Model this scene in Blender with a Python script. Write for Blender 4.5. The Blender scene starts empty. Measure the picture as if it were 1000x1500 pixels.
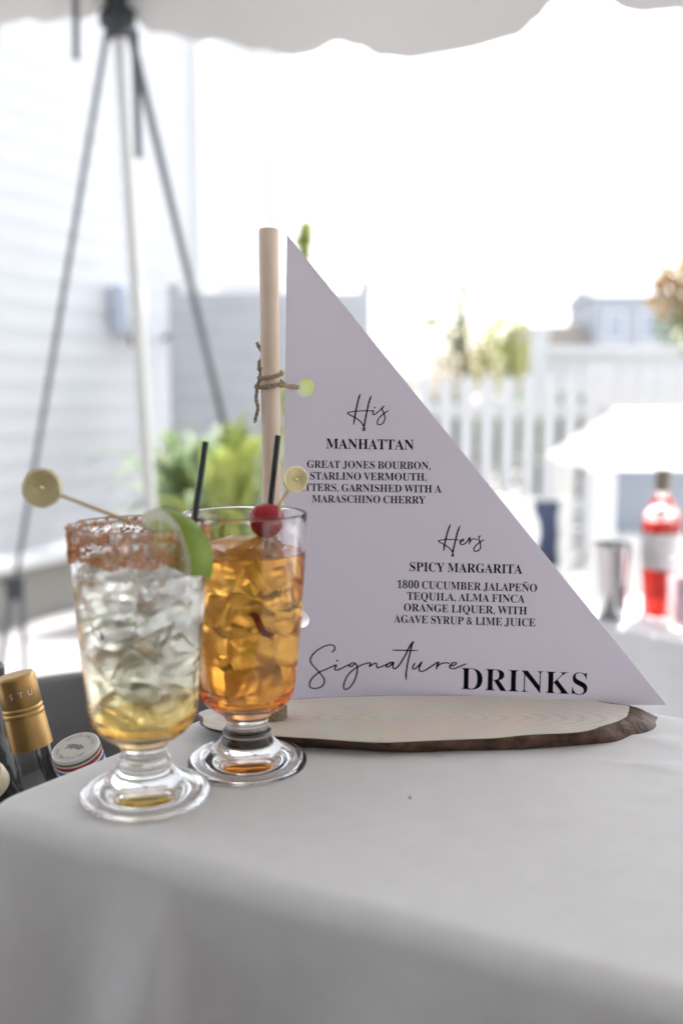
import bpy, bmesh, math, random
from mathutils import Vector, Matrix, noise
S = bpy.context.scene
COL = S.collection
PI = math.pi
R = math.radians

# ------------------------------------------------------------------ camera
H = 1.16
FPX = 1458.33                       # focal length in photo pixels (35 mm lens on a 24 x 36 frame)
PITCH = math.atan(175 / FPX)
cd = bpy.data.cameras.new('camera'); cam = bpy.data.objects.new('camera', cd); COL.objects.link(cam)
cd.sensor_fit = 'VERTICAL'; cd.sensor_height = 36; cd.sensor_width = 24; cd.lens = 35
cd.clip_start = 0.01; cd.clip_end = 2000
cam.location = (0, 0, H); cam.rotation_euler = (PI / 2 - PITCH, 0, 0)
cd.dof.use_dof = True; cd.dof.focus_distance = 0.685; cd.dof.aperture_fstop = 3.3; cd.dof.aperture_blades = 0
S.camera = cam

# ------------------------------------------------------------------ sky, sun, exposure
SUN_EL, SUN_AZ = R(58), R(29)       # azimuth clockwise from +Y: sun ahead and to the right, above the tent
w = bpy.data.worlds.new('World'); S.world = w; w.use_nodes = True
nt = w.node_tree; bg = nt.nodes['Background']
sky = nt.nodes.new('ShaderNodeTexSky'); sky.sky_type = 'NISHITA'; sky.sun_disc = False
sky.sun_elevation = SUN_EL; sky.sun_rotation = SUN_AZ; sky.air_density = 1.4; sky.dust_density = 3.0; sky.ozone_density = 1.0
hs = nt.nodes.new('ShaderNodeHueSaturation'); hs.inputs['Saturation'].default_value = 0.42
nt.links.new(sky.outputs[0], hs.inputs['Color']); nt.links.new(hs.outputs[0], bg.inputs['Color'])
bg.inputs['Strength'].default_value = 0.15
sl = bpy.data.lights.new('sun', 'SUN'); so = bpy.data.objects.new('sun', sl); COL.objects.link(so)
sl.energy = 3.0; sl.angle = R(3); sl.color = (1, .98, .955)
sd = Vector((math.sin(SUN_AZ) * math.cos(SUN_EL), math.cos(SUN_AZ) * math.cos(SUN_EL), math.sin(SUN_EL)))
so.rotation_euler = (-sd).to_track_quat('-Z', 'Y').to_euler(); so.location = sd * 20
vs = S.view_settings; vs.view_transform = 'Standard'; vs.look = 'None'; vs.exposure = 1.75; vs.gamma = 1
S.render.engine = 'CYCLES'
cy = S.cycles
cy.max_bounces = 64; cy.transmission_bounces = 64; cy.glossy_bounces = 12; cy.diffuse_bounces = 32
cy.transparent_max_bounces = 24; cy.sample_clamp_indirect = 6; cy.use_denoising = True
cy.caustics_refractive = True; cy.caustics_reflective = True; cy.blur_glossy = 0.3

# ------------------------------------------------------------------ helpers
CF = Vector((0, math.cos(PITCH), -math.sin(PITCH))); CU = Vector((0, math.sin(PITCH), math.cos(PITCH)))
CAM = Vector((0, 0, H))
def ray(px, py): return CF + Vector((1, 0, 0)) * ((px - 500) / FPX) - CU * ((py - 750) / FPX)
def at(px, py, D):
    r = ray(px, py); return CAM + r * (D / r.y)
def onz(px, py, z):
    r = ray(px, py); return CAM + r * ((z - H) / r.z)

def mat(name, col=(.8, .8, .8), rough=.5, metal=0., trans=0., ior=1.45, var=None, scale=20., bump=0., bscale=200., spec=.5, sss=0., sheen=0., detail=4.):
    m = bpy.data.materials.new(name); m.use_nodes = True
    n = m.node_tree; p = n.nodes['Principled BSDF']
    p.inputs['Base Color'].default_value = (*col, 1); p.inputs['Roughness'].default_value = rough
    p.inputs['Metallic'].default_value = metal; p.inputs['Transmission Weight'].default_value = trans
    p.inputs['IOR'].default_value = ior; p.inputs['Specular IOR Level'].default_value = spec
    if sss: p.inputs['Subsurface Weight'].default_value = sss; p.inputs['Subsurface Radius'].default_value = (.006, .004, .002); p.inputs['Subsurface Scale'].default_value = 1
    if sheen: p.inputs['Sheen Weight'].default_value = sheen
    tc = n.nodes.new('ShaderNodeTexCoord')
    if var:
        t = n.nodes.new('ShaderNodeTexNoise'); t.inputs['Scale'].default_value = scale; t.inputs['Detail'].default_value = detail
        n.links.new(tc.outputs['Object'], t.inputs['Vector'])
        r = n.nodes.new('ShaderNodeValToRGB'); r.color_ramp.elements[0].position = .3; r.color_ramp.elements[1].position = .7
        r.color_ramp.elements[0].color = (*col, 1); r.color_ramp.elements[1].color = (*var, 1)
        n.links.new(t.outputs['Fac'], r.inputs['Fac']); n.links.new(r.outputs['Color'], p.inputs['Base Color'])
    if bump:
        t = n.nodes.new('ShaderNodeTexNoise'); t.inputs['Scale'].default_value = bscale; t.inputs['Detail'].default_value = 5
        n.links.new(tc.outputs['Object'], t.inputs['Vector'])
        b = n.nodes.new('ShaderNodeBump'); b.inputs['Strength'].default_value = bump; b.inputs['Distance'].default_value = .002
        n.links.new(t.outputs['Fac'], b.inputs['Height']); n.links.new(b.outputs['Normal'], p.inputs['Normal'])
    return m

def obj(name, bm, m, parent=None, smooth=True, angle=40, loc=None, recalc=True):
    if recalc: bmesh.ops.recalc_face_normals(bm, faces=bm.faces)
    me = bpy.data.meshes.new(name); bm.to_mesh(me); bm.free()
    if m:
        for k in (m if isinstance(m, (list, tuple)) else [m]): me.materials.append(k)
    if smooth and len(me.polygons):
        me.polygons.foreach_set('use_smooth', [True] * len(me.polygons)); me.set_sharp_from_angle(angle=R(angle))
    o = bpy.data.objects.new(name, me); COL.objects.link(o)
    if parent: o.parent = parent
    if loc is not None: o.location = loc
    return o
def tag(o, label=None, cat=None, group=None, kind=None):
    if label: o['label'] = label
    if cat: o['category'] = cat
    if group: o['group'] = group
    if kind: o['kind'] = kind
    return o
def thing(name, label, cat, loc=(0, 0, 0), rotz=0., group=None):
    o = bpy.data.objects.new(name, None); COL.objects.link(o); o.empty_display_size = .05
    o.location = loc; o.rotation_euler = (0, 0, rotz)
    return tag(o, label, cat, group)
def copy_tree(o, parent=None):
    c = o.copy(); COL.objects.link(c); c.parent = parent
    for ch in list(o.children): copy_tree(ch, c)
    return c

def box(bm, c, s, rz=0., M=None, bev=0.):
    """box of size s centred at c, turned rz about z"""
    r = bmesh.ops.create_cube(bm, size=1)
    vs_ = r['verts']
    mm = Matrix.Translation(Vector(c)) @ Matrix.Rotation(rz, 4, 'Z') @ Matrix.Diagonal((*s, 1))
    if M is not None: mm = M @ mm
    bmesh.ops.transform(bm, matrix=mm, verts=vs_)
    if bev:
        es = list({e for v in vs_ for e in v.link_edges})
        bmesh.ops.bevel(bm, geom=es, offset=bev, segments=2, affect='EDGES', profile=.5)
def lathe(bm, prof, n=48, M=None):
    """prof: list of (r, z); ends with r = 0 close to a point"""
    rings = []
    for (r, z) in prof:
        if r < 1e-6: rings.append([bm.verts.new((0, 0, z))])
        else: rings.append([bm.verts.new((r * math.cos(2 * PI * k / n), r * math.sin(2 * PI * k / n), z)) for k in range(n)])
    for a, b in zip(rings, rings[1:]):
        for k in range(n):
            k2 = (k + 1) % n
            if len(a) == 1 and len(b) == 1: continue
            if len(a) == 1: bm.faces.new((a[0], b[k2], b[k]))
            elif len(b) == 1: bm.faces.new((a[k], a[k2], b[0]))
            else: bm.faces.new((a[k], a[k2], b[k2], b[k]))
    if M is not None: bmesh.ops.transform(bm, matrix=M, verts=[v for r in rings for v in r])
def frame_to(d):
    d = Vector(d).normalized(); return d.to_track_quat('Z', 'Y').to_matrix().to_4x4()
def tube(bm, pts, rad, n=8, cap=True, flat=1.):
    pts = [Vector(p) for p in pts]
    rad = rad if isinstance(rad, (list, tuple)) else [rad] * len(pts)
    rings = []; up = None
    for i, p in enumerate(pts):
        d = (pts[min(i + 1, len(pts) - 1)] - pts[max(i - 1, 0)]).normalized()
        if up is None:
            up = Vector((0, 0, 1)) if abs(d.z) < .9 else Vector((1, 0, 0))
        a = d.cross(up)
        if a.length < 1e-6: a = d.cross(Vector((0, 1, 0)))
        a.normalize(); b = a.cross(d).normalized(); up = b
        rings.append([bm.verts.new(p + (a * math.cos(2 * PI * k / n) + b * flat * math.sin(2 * PI * k / n)) * rad[i]) for k in range(n)])
    for a, b in zip(rings, rings[1:]):
        for k in range(n): bm.faces.new((a[k], a[(k + 1) % n], b[(k + 1) % n], b[k]))
    if cap: bm.faces.new(rings[0][::-1]); bm.faces.new(rings[-1])
def catmull(P, n=8):
    P = [Vector(p) for p in P]; Q = [P[0] * 2 - P[1]] + P + [P[-1] * 2 - P[-2]]; out = []
    for i in range(1, len(Q) - 2):
        a, b, c, d = Q[i - 1:i + 3]
        for k in range(n):
            t = k / n
            out.append(.5 * ((2 * b) + (c - a) * t + (2 * a - 5 * b + 4 * c - d) * t * t + (3 * b - a - 3 * c + d) * t ** 3))
    return out + [P[-1]]
def BM(): return bmesh.new()

# ------------------------------------------------------------------ materials
M = {}
M['cloth'] = mat('white_cloth', (.70, .695, .70), .85, var=(.74, .735, .74), scale=60, bump=.12, bscale=900, sheen=.1)
M['ink'] = mat('black_ink', (.004, .004, .007), .8, spec=.1)
M['dowel'] = mat('dowel_wood', (.70, .55, .43), .6, var=(.76, .62, .50), scale=30, bump=.08, bscale=120)
M['twine'] = mat('jute_twine', (.30, .22, .15), .9, var=(.42, .33, .23), scale=500, bump=.6, bscale=900)
M['glass'] = mat('clear_glass', (.997, .998, .998), 0., trans=1., ior=1.48)
M['straw'] = mat('black_plastic', (.012, .012, .013), .3)
M['gold'] = mat('gold_foil', (.86, .78, .52), .36, metal=.8, bump=.35, bscale=700)
M['goldcap'] = mat('satin_gold_capsule', (.50, .31, .115), .38, metal=.75)
M['bamboo'] = mat('bamboo', (.70, .56, .36), .55, var=(.62, .48, .30), scale=80)
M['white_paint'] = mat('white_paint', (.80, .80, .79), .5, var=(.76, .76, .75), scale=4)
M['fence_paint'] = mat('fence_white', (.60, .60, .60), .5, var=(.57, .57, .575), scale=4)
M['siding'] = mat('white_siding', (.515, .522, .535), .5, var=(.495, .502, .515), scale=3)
M['grey_slats'] = mat('grey_slats', (.40, .41, .44), .6, var=(.45, .46, .49), scale=5)
M['strap'] = mat('dark_webbing', (.075, .085, .095), .7, var=(.11, .12, .13), scale=90)
M['dark_metal'] = mat('dark_metal', (.06, .065, .075), .45, metal=.6)
M['pole'] = mat('pole_aluminium', (.55, .55, .54), .35, metal=.5)
M['patio'] = mat('patio_concrete', (.36, .342, .335), .9, var=(.42, .40, .39), scale=6, bump=.2, bscale=60)
M['tub'] = mat('grey_tub_plastic', (.15, .147, .147), .45, var=(.175, .172, .172), scale=8)
M['steel'] = mat('brushed_steel', (.36, .36, .37), .18, metal=1.)
M['foundation'] = mat('foundation', (.30, .285, .26), .9, bump=.3, bscale=50)

def translucent_mat(name, col, tcol, fac, bump=0., bscale=40.):
    m = bpy.data.materials.new(name); m.use_nodes = True; n = m.node_tree; n.nodes.clear()
    out = n.nodes.new('ShaderNodeOutputMaterial'); mix = n.nodes.new('ShaderNodeMixShader'); mix.inputs[0].default_value = fac
    d = n.nodes.new('ShaderNodeBsdfPrincipled'); d.inputs['Base Color'].default_value = (*col, 1); d.inputs['Roughness'].default_value = .6
    t = n.nodes.new('ShaderNodeBsdfTranslucent'); t.inputs[0].default_value = (*tcol, 1)
    n.links.new(d.outputs[0], mix.inputs[1]); n.links.new(t.outputs[0], mix.inputs[2]); n.links.new(mix.outputs[0], out.inputs[0])
    if bump:
        tx = n.nodes.new('ShaderNodeTexNoise'); tx.inputs['Scale'].default_value = bscale
        b = n.nodes.new('ShaderNodeBump'); b.inputs['Strength'].default_value = bump; b.inputs['Distance'].default_value = .02
        tc = n.nodes.new('ShaderNodeTexCoord'); n.links.new(tc.outputs['Object'], tx.inputs['Vector'])
        n.links.new(tx.outputs[0], b.inputs['Height']); n.links.new(b.outputs[0], d.inputs['Normal']); n.links.new(b.outputs[0], t.inputs['Normal'])
    return m
M['canvas'] = translucent_mat('tent_vinyl', (.55, .548, .54), (.40, .40, .395), .07, .3, 6)
M['card'] = translucent_mat('lavender_card', (.76, .73, .79), (.84, .80, .87), .36)
def leaf_mat(name, c1, c2):
    m = translucent_mat(name, c1, c1, .35); n = m.node_tree
    g = n.nodes.new('ShaderNodeTexNoise'); g.inputs['Scale'].default_value = 9
    tc = n.nodes.new('ShaderNodeTexCoord'); n.links.new(tc.outputs['Object'], g.inputs['Vector'])
    r = n.nodes.new('ShaderNodeValToRGB'); r.color_ramp.elements[0].position = .38; r.color_ramp.elements[1].position = .62
    r.color_ramp.elements[0].color = (*c1, 1); r.color_ramp.elements[1].color = (*c2, 1); n.links.new(g.outputs[0], r.inputs[0])
    for x in n.nodes:
        if x.type == 'BSDF_PRINCIPLED': n.links.new(r.outputs[0], x.inputs['Base Color'])
        if x.type == 'BSDF_TRANSLUCENT': n.links.new(r.outputs[0], x.inputs[0])
    return m
M['leaf'] = leaf_mat('green_leaf', (.13, .20, .09), (.27, .34, .18))
M['leaf_yellow'] = leaf_mat('yellow_green_leaf', (.22, .27, .05), (.37, .41, .12))
M['leaf_pink'] = leaf_mat('dry_pink_leaf', (.36, .25, .20), (.36, .31, .18))
M['leaf_olive'] = leaf_mat('olive_leaf', (.20, .23, .035), (.30, .31, .05))
M['leaf_rust'] = leaf_mat('rust_leaf', (.40, .24, .13), (.36, .30, .14))
M['leaf_dark'] = leaf_mat('dark_leaf', (.06, .09, .03), (.11, .14, .05))
M['bark_brown'] = mat('twig_bark', (.10, .075, .06), .9)

# ------------------------------------------------------------------ ground
TOP = .93                                                      # table top height
bm = BM(); bmesh.ops.create_grid(bm, x_segments=1, y_segments=1, size=400)
tag(obj('ground', bm, M['patio'], smooth=False), kind='structure')

# ------------------------------------------------------------------ the white house
def vec2(x, y): return Vector((x, y, 0))
HC = vec2(-.435, 7.3); HD = vec2(.447, .894).normalized(); HN = vec2(.894, -.447)   # visible corner, wall direction, outward
house = thing('house', 'white clapboard house on the left with pale corner board', 'house', (HC.x, HC.y, 0))
def lap_wall(bm, a, b, nrm, z0, z1, ex=.13):
    a = Vector(a); b = Vector(b); z = z0
    while z < z1 - 1e-4:
        zt = min(z + ex, z1)
        pr = [(0.004, zt), (.0075, z), (0.004, z)]
        va = [bm.verts.new(a + nrm * o + Vector((0, 0, q))) for o, q in pr]; vb = [bm.verts.new(b + nrm * o + Vector((0, 0, q))) for o, q in pr]
        for k in range(2): bm.faces.new((va[k], vb[k], vb[k + 1], va[k + 1]))
        z = zt
hw = BM()
near = HD * -5.4; back = -HN * 4
lap_wall(hw, near, vec2(0, 0), HN, .3, 6.2)
lap_wall(hw, vec2(0, 0), back, HD, .3, 6.2)
lap_wall(hw, back, back + near, -HN, .3, 6.2)
lap_wall(hw, back + near, near, -HD, .3, 6.2)
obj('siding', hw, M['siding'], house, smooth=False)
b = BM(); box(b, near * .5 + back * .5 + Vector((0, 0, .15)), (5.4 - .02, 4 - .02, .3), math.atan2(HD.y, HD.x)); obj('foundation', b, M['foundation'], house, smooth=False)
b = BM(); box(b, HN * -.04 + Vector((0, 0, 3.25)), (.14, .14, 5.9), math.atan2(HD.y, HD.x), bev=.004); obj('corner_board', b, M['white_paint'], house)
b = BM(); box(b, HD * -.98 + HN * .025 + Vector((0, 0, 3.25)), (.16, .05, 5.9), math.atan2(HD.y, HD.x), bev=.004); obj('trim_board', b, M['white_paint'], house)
b = BM(); box(b, near * .5 + HN * .03 + Vector((0, 0, .32)), (5.4, .05, .07), math.atan2(HD.y, HD.x), bev=.004); obj('base_trim', b, M['white_paint'], house)
b = BM(); box(b, near * .5 + back * .5 + Vector((0, 0, 6.26)), (6, 4.6, .12), math.atan2(HD.y, HD.x), bev=.01); obj('roof', b, M['grey_slats'], house)
# utility box and tap on the wall
wa = math.atan2(HD.y, HD.x)
ub = HC + HD * -1.83 + HN * .02
t = thing('utility_box', 'pale blue grey utility box with dark conduit on the house wall', 'utility box', (ub.x, ub.y, 1.5), wa)
M['utility'] = mat('utility_grey', (.42, .47, .55), .5)
b = BM(); box(b, (0, -.06, .12), (.2, .1, .26), bev=.01); obj('body', b, M['utility'], t)
b = BM(); box(b, (0, -.117, .14), (.15, .012, .17), bev=.004); obj('cover', b, M['white_paint'], t)
b = BM(); tube(b, [(.03, -.055, -.009), (.03, -.055, -.07), (.07, -.06, -.09), (.14, -.05, -.09)], .016); obj('conduit', b, M['dark_metal'], t)
t2 = HC + HD * -1.43 + HN * .02
t = thing('hose_tap', 'dark wall tap between the utility box and grey screen', 'tap', (t2.x, t2.y, 1.45), wa)
b = BM(); tube(b, catmull([(0, 0, .03), (0, -.06, .035), (.02, -.12, .03), (.03, -.15, -.03)], 5), .014); obj('spout', b, M['dark_metal'], t)
b = BM(); tube(b, [(-.05, -.07, .055), (.06, -.07, .055)], .01); tube(b, [(0, -.07, .03), (0, -.07, .058)], .006); obj('handle', b, M['dark_metal'], t)

# ------------------------------------------------------------------ grey slatted screen
t = thing('slatted_screen', 'grey slatted privacy screen standing before the white house', 'screen', (-.40, 5.55, 0), R(-4))
b = BM()
for k in range(13): box(b, (0, 0, .14 + k * .125), (1.08, .022, .123), bev=.002)
obj('slats', b, M['grey_slats'], t)
for x in (-.53, .53):
    b = BM(); box(b, (x, .045, .88), (.06, .06, 1.76), bev=.006); obj('post', b, M['grey_slats'], t)
b = BM(); box(b, (0, .02, 1.76), (1.14, .1, .03), bev=.005); obj('cap_rail', b, M['white_paint'], t)

# ------------------------------------------------------------------ tent
TA = at(172, 26, 2.8); TA.z = 2.2
E1 = vec2(.875, -.485); E2 = vec2(-.485, -.875)
tent = thing('party_tent', 'white frame party tent with scalloped valance overhead', 'tent', (TA.x, TA.y, 0))
L = 6.0; EZ = 2.25
b = BM()
crn = [vec2(0, 0), E1 * L, E1 * L + E2 * L, E2 * L]
ctr = (crn[0] + crn[2]) * .5
N = 24
for i in range(4):
    a, c = crn[i], crn[(i + 1) % 4]; g = {}
    for j in range(N + 1):
        for k in range(N + 1):
            u = j / N; v = k / N
            p = a.lerp(c, u).lerp(ctr, v)
            sag = -.10 * math.sin(PI * v) * (1 - abs(2 * u - 1)) if 0 < v < 1 else 0
            g[j, k] = bm_v = b.verts.new((p.x, p.y, EZ + .02 + 1.5 * v + sag))
    for j in range(N):
        for k in range(N):
            b.faces.new((g[j, k], g[j + 1, k], g[j + 1, k + 1], g[j, k + 1]))
bmesh.ops.remove_doubles(b, verts=b.verts, dist=.0005)
obj('canopy', b, M['canvas'], tent)
def interp(T, s):
    for (a, va), (c, vc) in zip(T, T[1:]):
        if a <= s <= c:
            q = (s - a) / (c - a); q = q * q * (3 - 2 * q); return va + (vc - va) * q
    return T[-1][1]
def sdrop(px, py, d, o):
    r = ray(px, py); n_ = Vector((d.y, -d.x, 0)); k = (o - CAM).dot(n_) / r.dot(n_); p = CAM + r * k
    return ((p - o).dot(d), EZ + .02 - p.z)
TA0 = Vector((TA.x, TA.y, 0))
SCR = [(0, .09)] + [sdrop(x, y, E1, TA0) for x, y in ((212, 42), (300, 57), (380, 72), (425, 80), (447, 74), (482, 55), (515, 62), (545, 77), (600, 80), (680, 68), (755, 50), (785, 25), (808, 0), (848, -14), (888, 0), (915, 14), (940, 17), (1000, 8))]
SCL = [(0, .09)] + [sdrop(x, y, E2, TA0) for x, y in ((128, 25), (60, 28), (0, 31))]
def dr(s):
    if s <= SCR[-1][0]: return interp(SCR, s)
    q = ((s - 1.32) % .62) / .62
    return .26 + .095 * min(1, math.sin(PI * q) * 1.8)
def dl(s):
    if s < SCL[-1][0]: return interp(SCL, s)
    return .26 + .09 * min(1, math.sin(PI * (((s - .5) % .62) / .62)) * 1.8)
def valance(b, o, d, nrm, fn, n=360):
    K = 6; g = {}
    for j in range(n + 1):
        s = L * j / n; h = fn(s)
        for k in range(K + 1):
            q = k / K; off = .012 + .016 * q * math.sin(s * 9.3 + 1.2 * math.sin(s * 3.1)) + .01 * q
            g[j, k] = b.verts.new(o + d * s + nrm * off + Vector((0, 0, EZ + .02 - q * h)))
    for j in range(n):
        for k in range(K): b.faces.new((g[j, k], g[j + 1, k], g[j + 1, k + 1], g[j, k + 1]))
b = BM(); valance(b, crn[0], E1, -E2, dr); obj('valance', b, M['canvas'], tent)
b = BM(); valance(b, crn[0], E2, -E1, dl); obj('valance', b, M['canvas'], tent)
b = BM(); valance(b, crn[1], E2, E1, dl); obj('valance', b, M['canvas'], tent)
b = BM(); valance(b, crn[3], E1, E2, dl); obj('valance', b, M['canvas'], tent)
z = Vector((0, 0, EZ - .02))
for i in range(4):
    b = BM(); tube(b, [crn[i] + z, crn[(i + 1) % 4] + z], .019, 12); obj('eave_rail', b, M['pole'], tent)
for i in range(4):
    b = BM(); tube(b, [crn[i] + z, ctr + Vector((0, 0, EZ + 1.46))], .019, 12); obj('rafter', b, M['pole'], tent)
foot = at(213, 640, 2.8); dirp = (foot - (TA + Vector((0, 0, .02))));
for i in range(4):
    b = BM()
    if i == 0:
        p1 = Vector((dirp.x / -dirp.z * EZ, dirp.y / -dirp.z * EZ, 0)); tube(b, [crn[0] + z, p1], .019, 16)
    else:
        tube(b, [crn[i] + z, crn[i]], .019, 12)
    obj('leg', b, M['pole'], tent)
b = BM()
lathe(b, [(0, .03), (.026, .03), (.028, .02), (.028, -.09), (.024, -.1), (0, -.1)], 20, Matrix.Translation(z + Vector((0, 0, -.03))))
for d in (E1, E2): tube(b, [z, z + d * .12], .026, 14)
tube(b, [z, z + (ctr + Vector((0, 0, 1.5))).normalized() * .13], .026, 14)
box(b, z + Vector((0, 0, -.075)), (.09, .05, .05), R(-20), bev=.008)
obj('corner_bracket', b, M['dark_metal'], tent)
def strap(b, p, q, wd=.021, n=24, sag=.0):
    p, q = Vector(p), Vector(q); d = (q - p); a = Vector((1, 0, 0)); g = []
    for i in range(n + 1):
        f = i / n; c = p + d * f; c.z -= sag * math.sin(PI * f)
        tw = a * math.cos(f * .8) + Vector((0, 1, 0)) * math.sin(f * .8) * .35
        tw = (tw - d.normalized() * tw.dot(d.normalized())).normalized()
        nn = tw.cross(d).normalized() * .0012
        g.append([b.verts.new(c + tw * wd * .5 * sx + nn * sy) for sx, sy in ((-1, -1), (1, -1), (1, 1), (-1, 1))])
    for u, v in zip(g, g[1:]):
        for k in range(4): b.faces.new((u[k], u[(k + 1) % 4], v[(k + 1) % 4], v[k]))
    b.faces.new(g[0]); b.faces.new(g[-1])
hub = TA + Vector((0, 0, -.02))
# left strap with ratchet
st = thing('guy_strap', 'dark ratchet strap running down left from the tent corner', 'strap', tuple(at(-10, 1072, 3.4).xy) + (0,), group='guy straps of the tent')
o0 = st.location.copy()
mid = at(22, 858, 3.16)
b = BM(); strap(b, at(158, 42, 2.82) - o0, mid - o0, .015); obj('webbing', b, M['strap'], st)
b = BM(); strap(b, mid - o0 + Vector((-.012, 0, -.03)), Vector((0, 0, .02)), .022); obj('webbing', b, M['strap'], st)
b = BM(); strap(b, mid - o0 + Vector((.02, 0, -.03)), at(42, 1075, 3.4) - o0 + Vector((0, 0, .01)), .018); obj('webbing', b, M['strap'], st)
b = BM(); box(b, mid - o0 + Vector((0, 0, -.01)), (.055, .03, .075), bev=.006); tube(b, [mid - o0 + Vector((-.035, -.02, .02)), mid - o0 + Vector((.035, -.02, .02))], .011); obj('ratchet', b, M['dark_metal'], st)
g2 = at(392, 900, 5.2)
st = thing('guy_strap', 'dark guy strap running down right from the tent corner to the plants', 'strap', (g2.x, g2.y, 0), group='guy straps of the tent')
b = BM(); strap(b, at(190, 42, 2.82) - Vector((g2.x, g2.y, 0)), Vector((0, 0, .02)), .023); obj('webbing', b, M['strap'], st)
b = BM(); tube(b, [(0, 0, .12), (.02, .02, -.05)], .012); obj('stake', b, M['dark_metal'], st)
b = BM(); strap(b, at(111, -12, 2.62), at(112, 88, 2.62), .016)
tag(obj('strap_tail', b, M['strap']), 'short loose strap end hanging left of the tent hub', 'strap', 'loose strap ends of the tent')
b = BM(); strap(b, at(197, 42, 2.84), at(203, 232, 2.84), .021)
tag(obj('strap_tail', b, M['strap']), 'longer loose strap end hanging right beside the tent pole', 'strap', 'loose strap ends of the tent')

# dark timber wall added out of view behind the camera: it keeps light off everything that faces the camera
wl = thing('added_blocker_wall', 'dark timber wall added behind the camera to block light', 'wall', (-.40, -.62, 0), R(-28))
M['blocker'] = mat('dark_blocker', (.05, .045, .04), .8, var=(.08, .07, .06), scale=6)
b = BM()
for k in range(24): box(b, (-2.3 + k * .2, 0, .70), (.194, .03, 1.36), bev=.004)
obj('boards', b, M['blocker'], wl)
for x in (-2.3, 0, 2.3):
    b = BM(); box(b, (x, -.06, .69), (.09, .09, 1.38), bev=.004); obj('post', b, M['blocker'], wl)

# ------------------------------------------------------------------ fences
fence = thing('picket_fence', 'white picket fence with narrow gaps behind the sign', 'fence', (1.2, 7.0, 0))
rnd = random.Random(3)
def picket(h):
    b = BM(); w_, t_ = .1, .02
    pts = [(-w_ / 2, 0), (w_ / 2, 0), (w_ / 2, h - .04), (0.012, h), (-.012, h), (-w_ / 2, h - .04)]
    f = [b.verts.new((x, -t_ / 2, z_)) for x, z_ in pts]; k = [b.verts.new((x, t_ / 2, z_)) for x, z_ in pts]
    b.faces.new(f); b.faces.new(k[::-1])
    for i in range(6): b.faces.new((f[i], f[(i + 1) % 6], k[(i + 1) % 6], k[i]))
    return b
pk = obj('picket', picket(1.23), M['fence_paint'], fence, smooth=False); pk.location = (-1.2, 0, .05)
for k in range(1, 24):
    c = pk.copy(); COL.objects.link(c); c.location = (-1.2 + k * .1455, rnd.uniform(-.003, .003), .05 + rnd.uniform(-.008, .008))
for zz in (.35, 1.03):
    b = BM(); box(b, (.47, .04, zz), (3.5, .04, .10), bev=.004); obj('rail', b, M['fence_paint'], fence)
for x in (-1.15, .62, 2.2):
    b = BM(); box(b, (x, .11, .67), (.1, .1, 1.34), bev=.006); obj('post', b, M['fence_paint'], fence)
pf = thing('privacy_fence', 'taller solid white board fence behind the picket fence', 'fence', (2.95, 8.4, 0))
b = BM()
for k in range(17): box(b, (-1.2 + k * .152, 0, .78), (.148, .022, 1.5), bev=.004)
obj('boards', b, M['fence_paint'], pf)
for x in (-1.3, .24, 1.42):
    b = BM(); box(b, (x, .02, .82), (.12, .12, 1.64), bev=.006); box(b, (x, .02, 1.66), (.15, .15, .04), bev=.01); obj('post', b, M['fence_paint'], pf)
b = BM(); box(b, (.06, -.03, 1.5), (2.6, .04, .09), bev=.004); obj('rail', b, M['fence_paint'], pf)

# ------------------------------------------------------------------ plants
def leaf_cloud(b, c, rad, n, size, rnd, squash=1.):
    for _ in range(n):
        while True:
            v = Vector((rnd.uniform(-1, 1), rnd.uniform(-1, 1), rnd.uniform(-1, 1)))
            if .25 < v.length < 1: break
        p = Vector(c) + Vector((v.x * rad[0], v.y * rad[1], v.z * rad[2]))
        d = (v + Vector((rnd.gauss(0, .6), rnd.gauss(0, .6), rnd.gauss(0, .6) + .2))).normalized()
        s = d.orthogonal().normalized(); s.rotate(Matrix.Rotation(rnd.uniform(0, 6.3), 3, d)); nn = d.cross(s)
        l = size * rnd.uniform(.6, 1.3); wd = l * .28
        q = [p, p + d * l * .5 + s * wd + nn * l * .08, p + d * l, p + d * l * .5 - s * wd + nn * l * .08]
        vs_ = [b.verts.new(x) for x in q]; b.faces.new(vs_[:3]); b.faces.new((vs_[0], vs_[2], vs_[3]))
def shrub(name, label, loc, clumps, m, n, size, seed, group=None, cat='shrub', stems=4, off=0.):
    rnd = random.Random(seed); t = thing(name, label, cat, loc, group=group)
    b = BM()
    for (c, r_) in clumps: leaf_cloud(b, c, r_, n, size, rnd)
    obj('foliage', b, m, t, smooth=False, recalc=False)
    b = BM()
    for k in range(stems):
        c, r_ = clumps[k % len(clumps)]
        e = Vector(c) + Vector((rnd.uniform(-.6, .6) * r_[0], rnd.uniform(-.6, .6) * r_[1], r_[2] * .5))
        tube(b, catmull([(off + rnd.uniform(-.03, .03), rnd.uniform(-.03, .03), 0), e * .5 + Vector((rnd.uniform(-.04, .04), 0, 0)), e], 4), .012, 6)
    obj('stems', b, M['bark_brown'], t)
    return t
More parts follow.
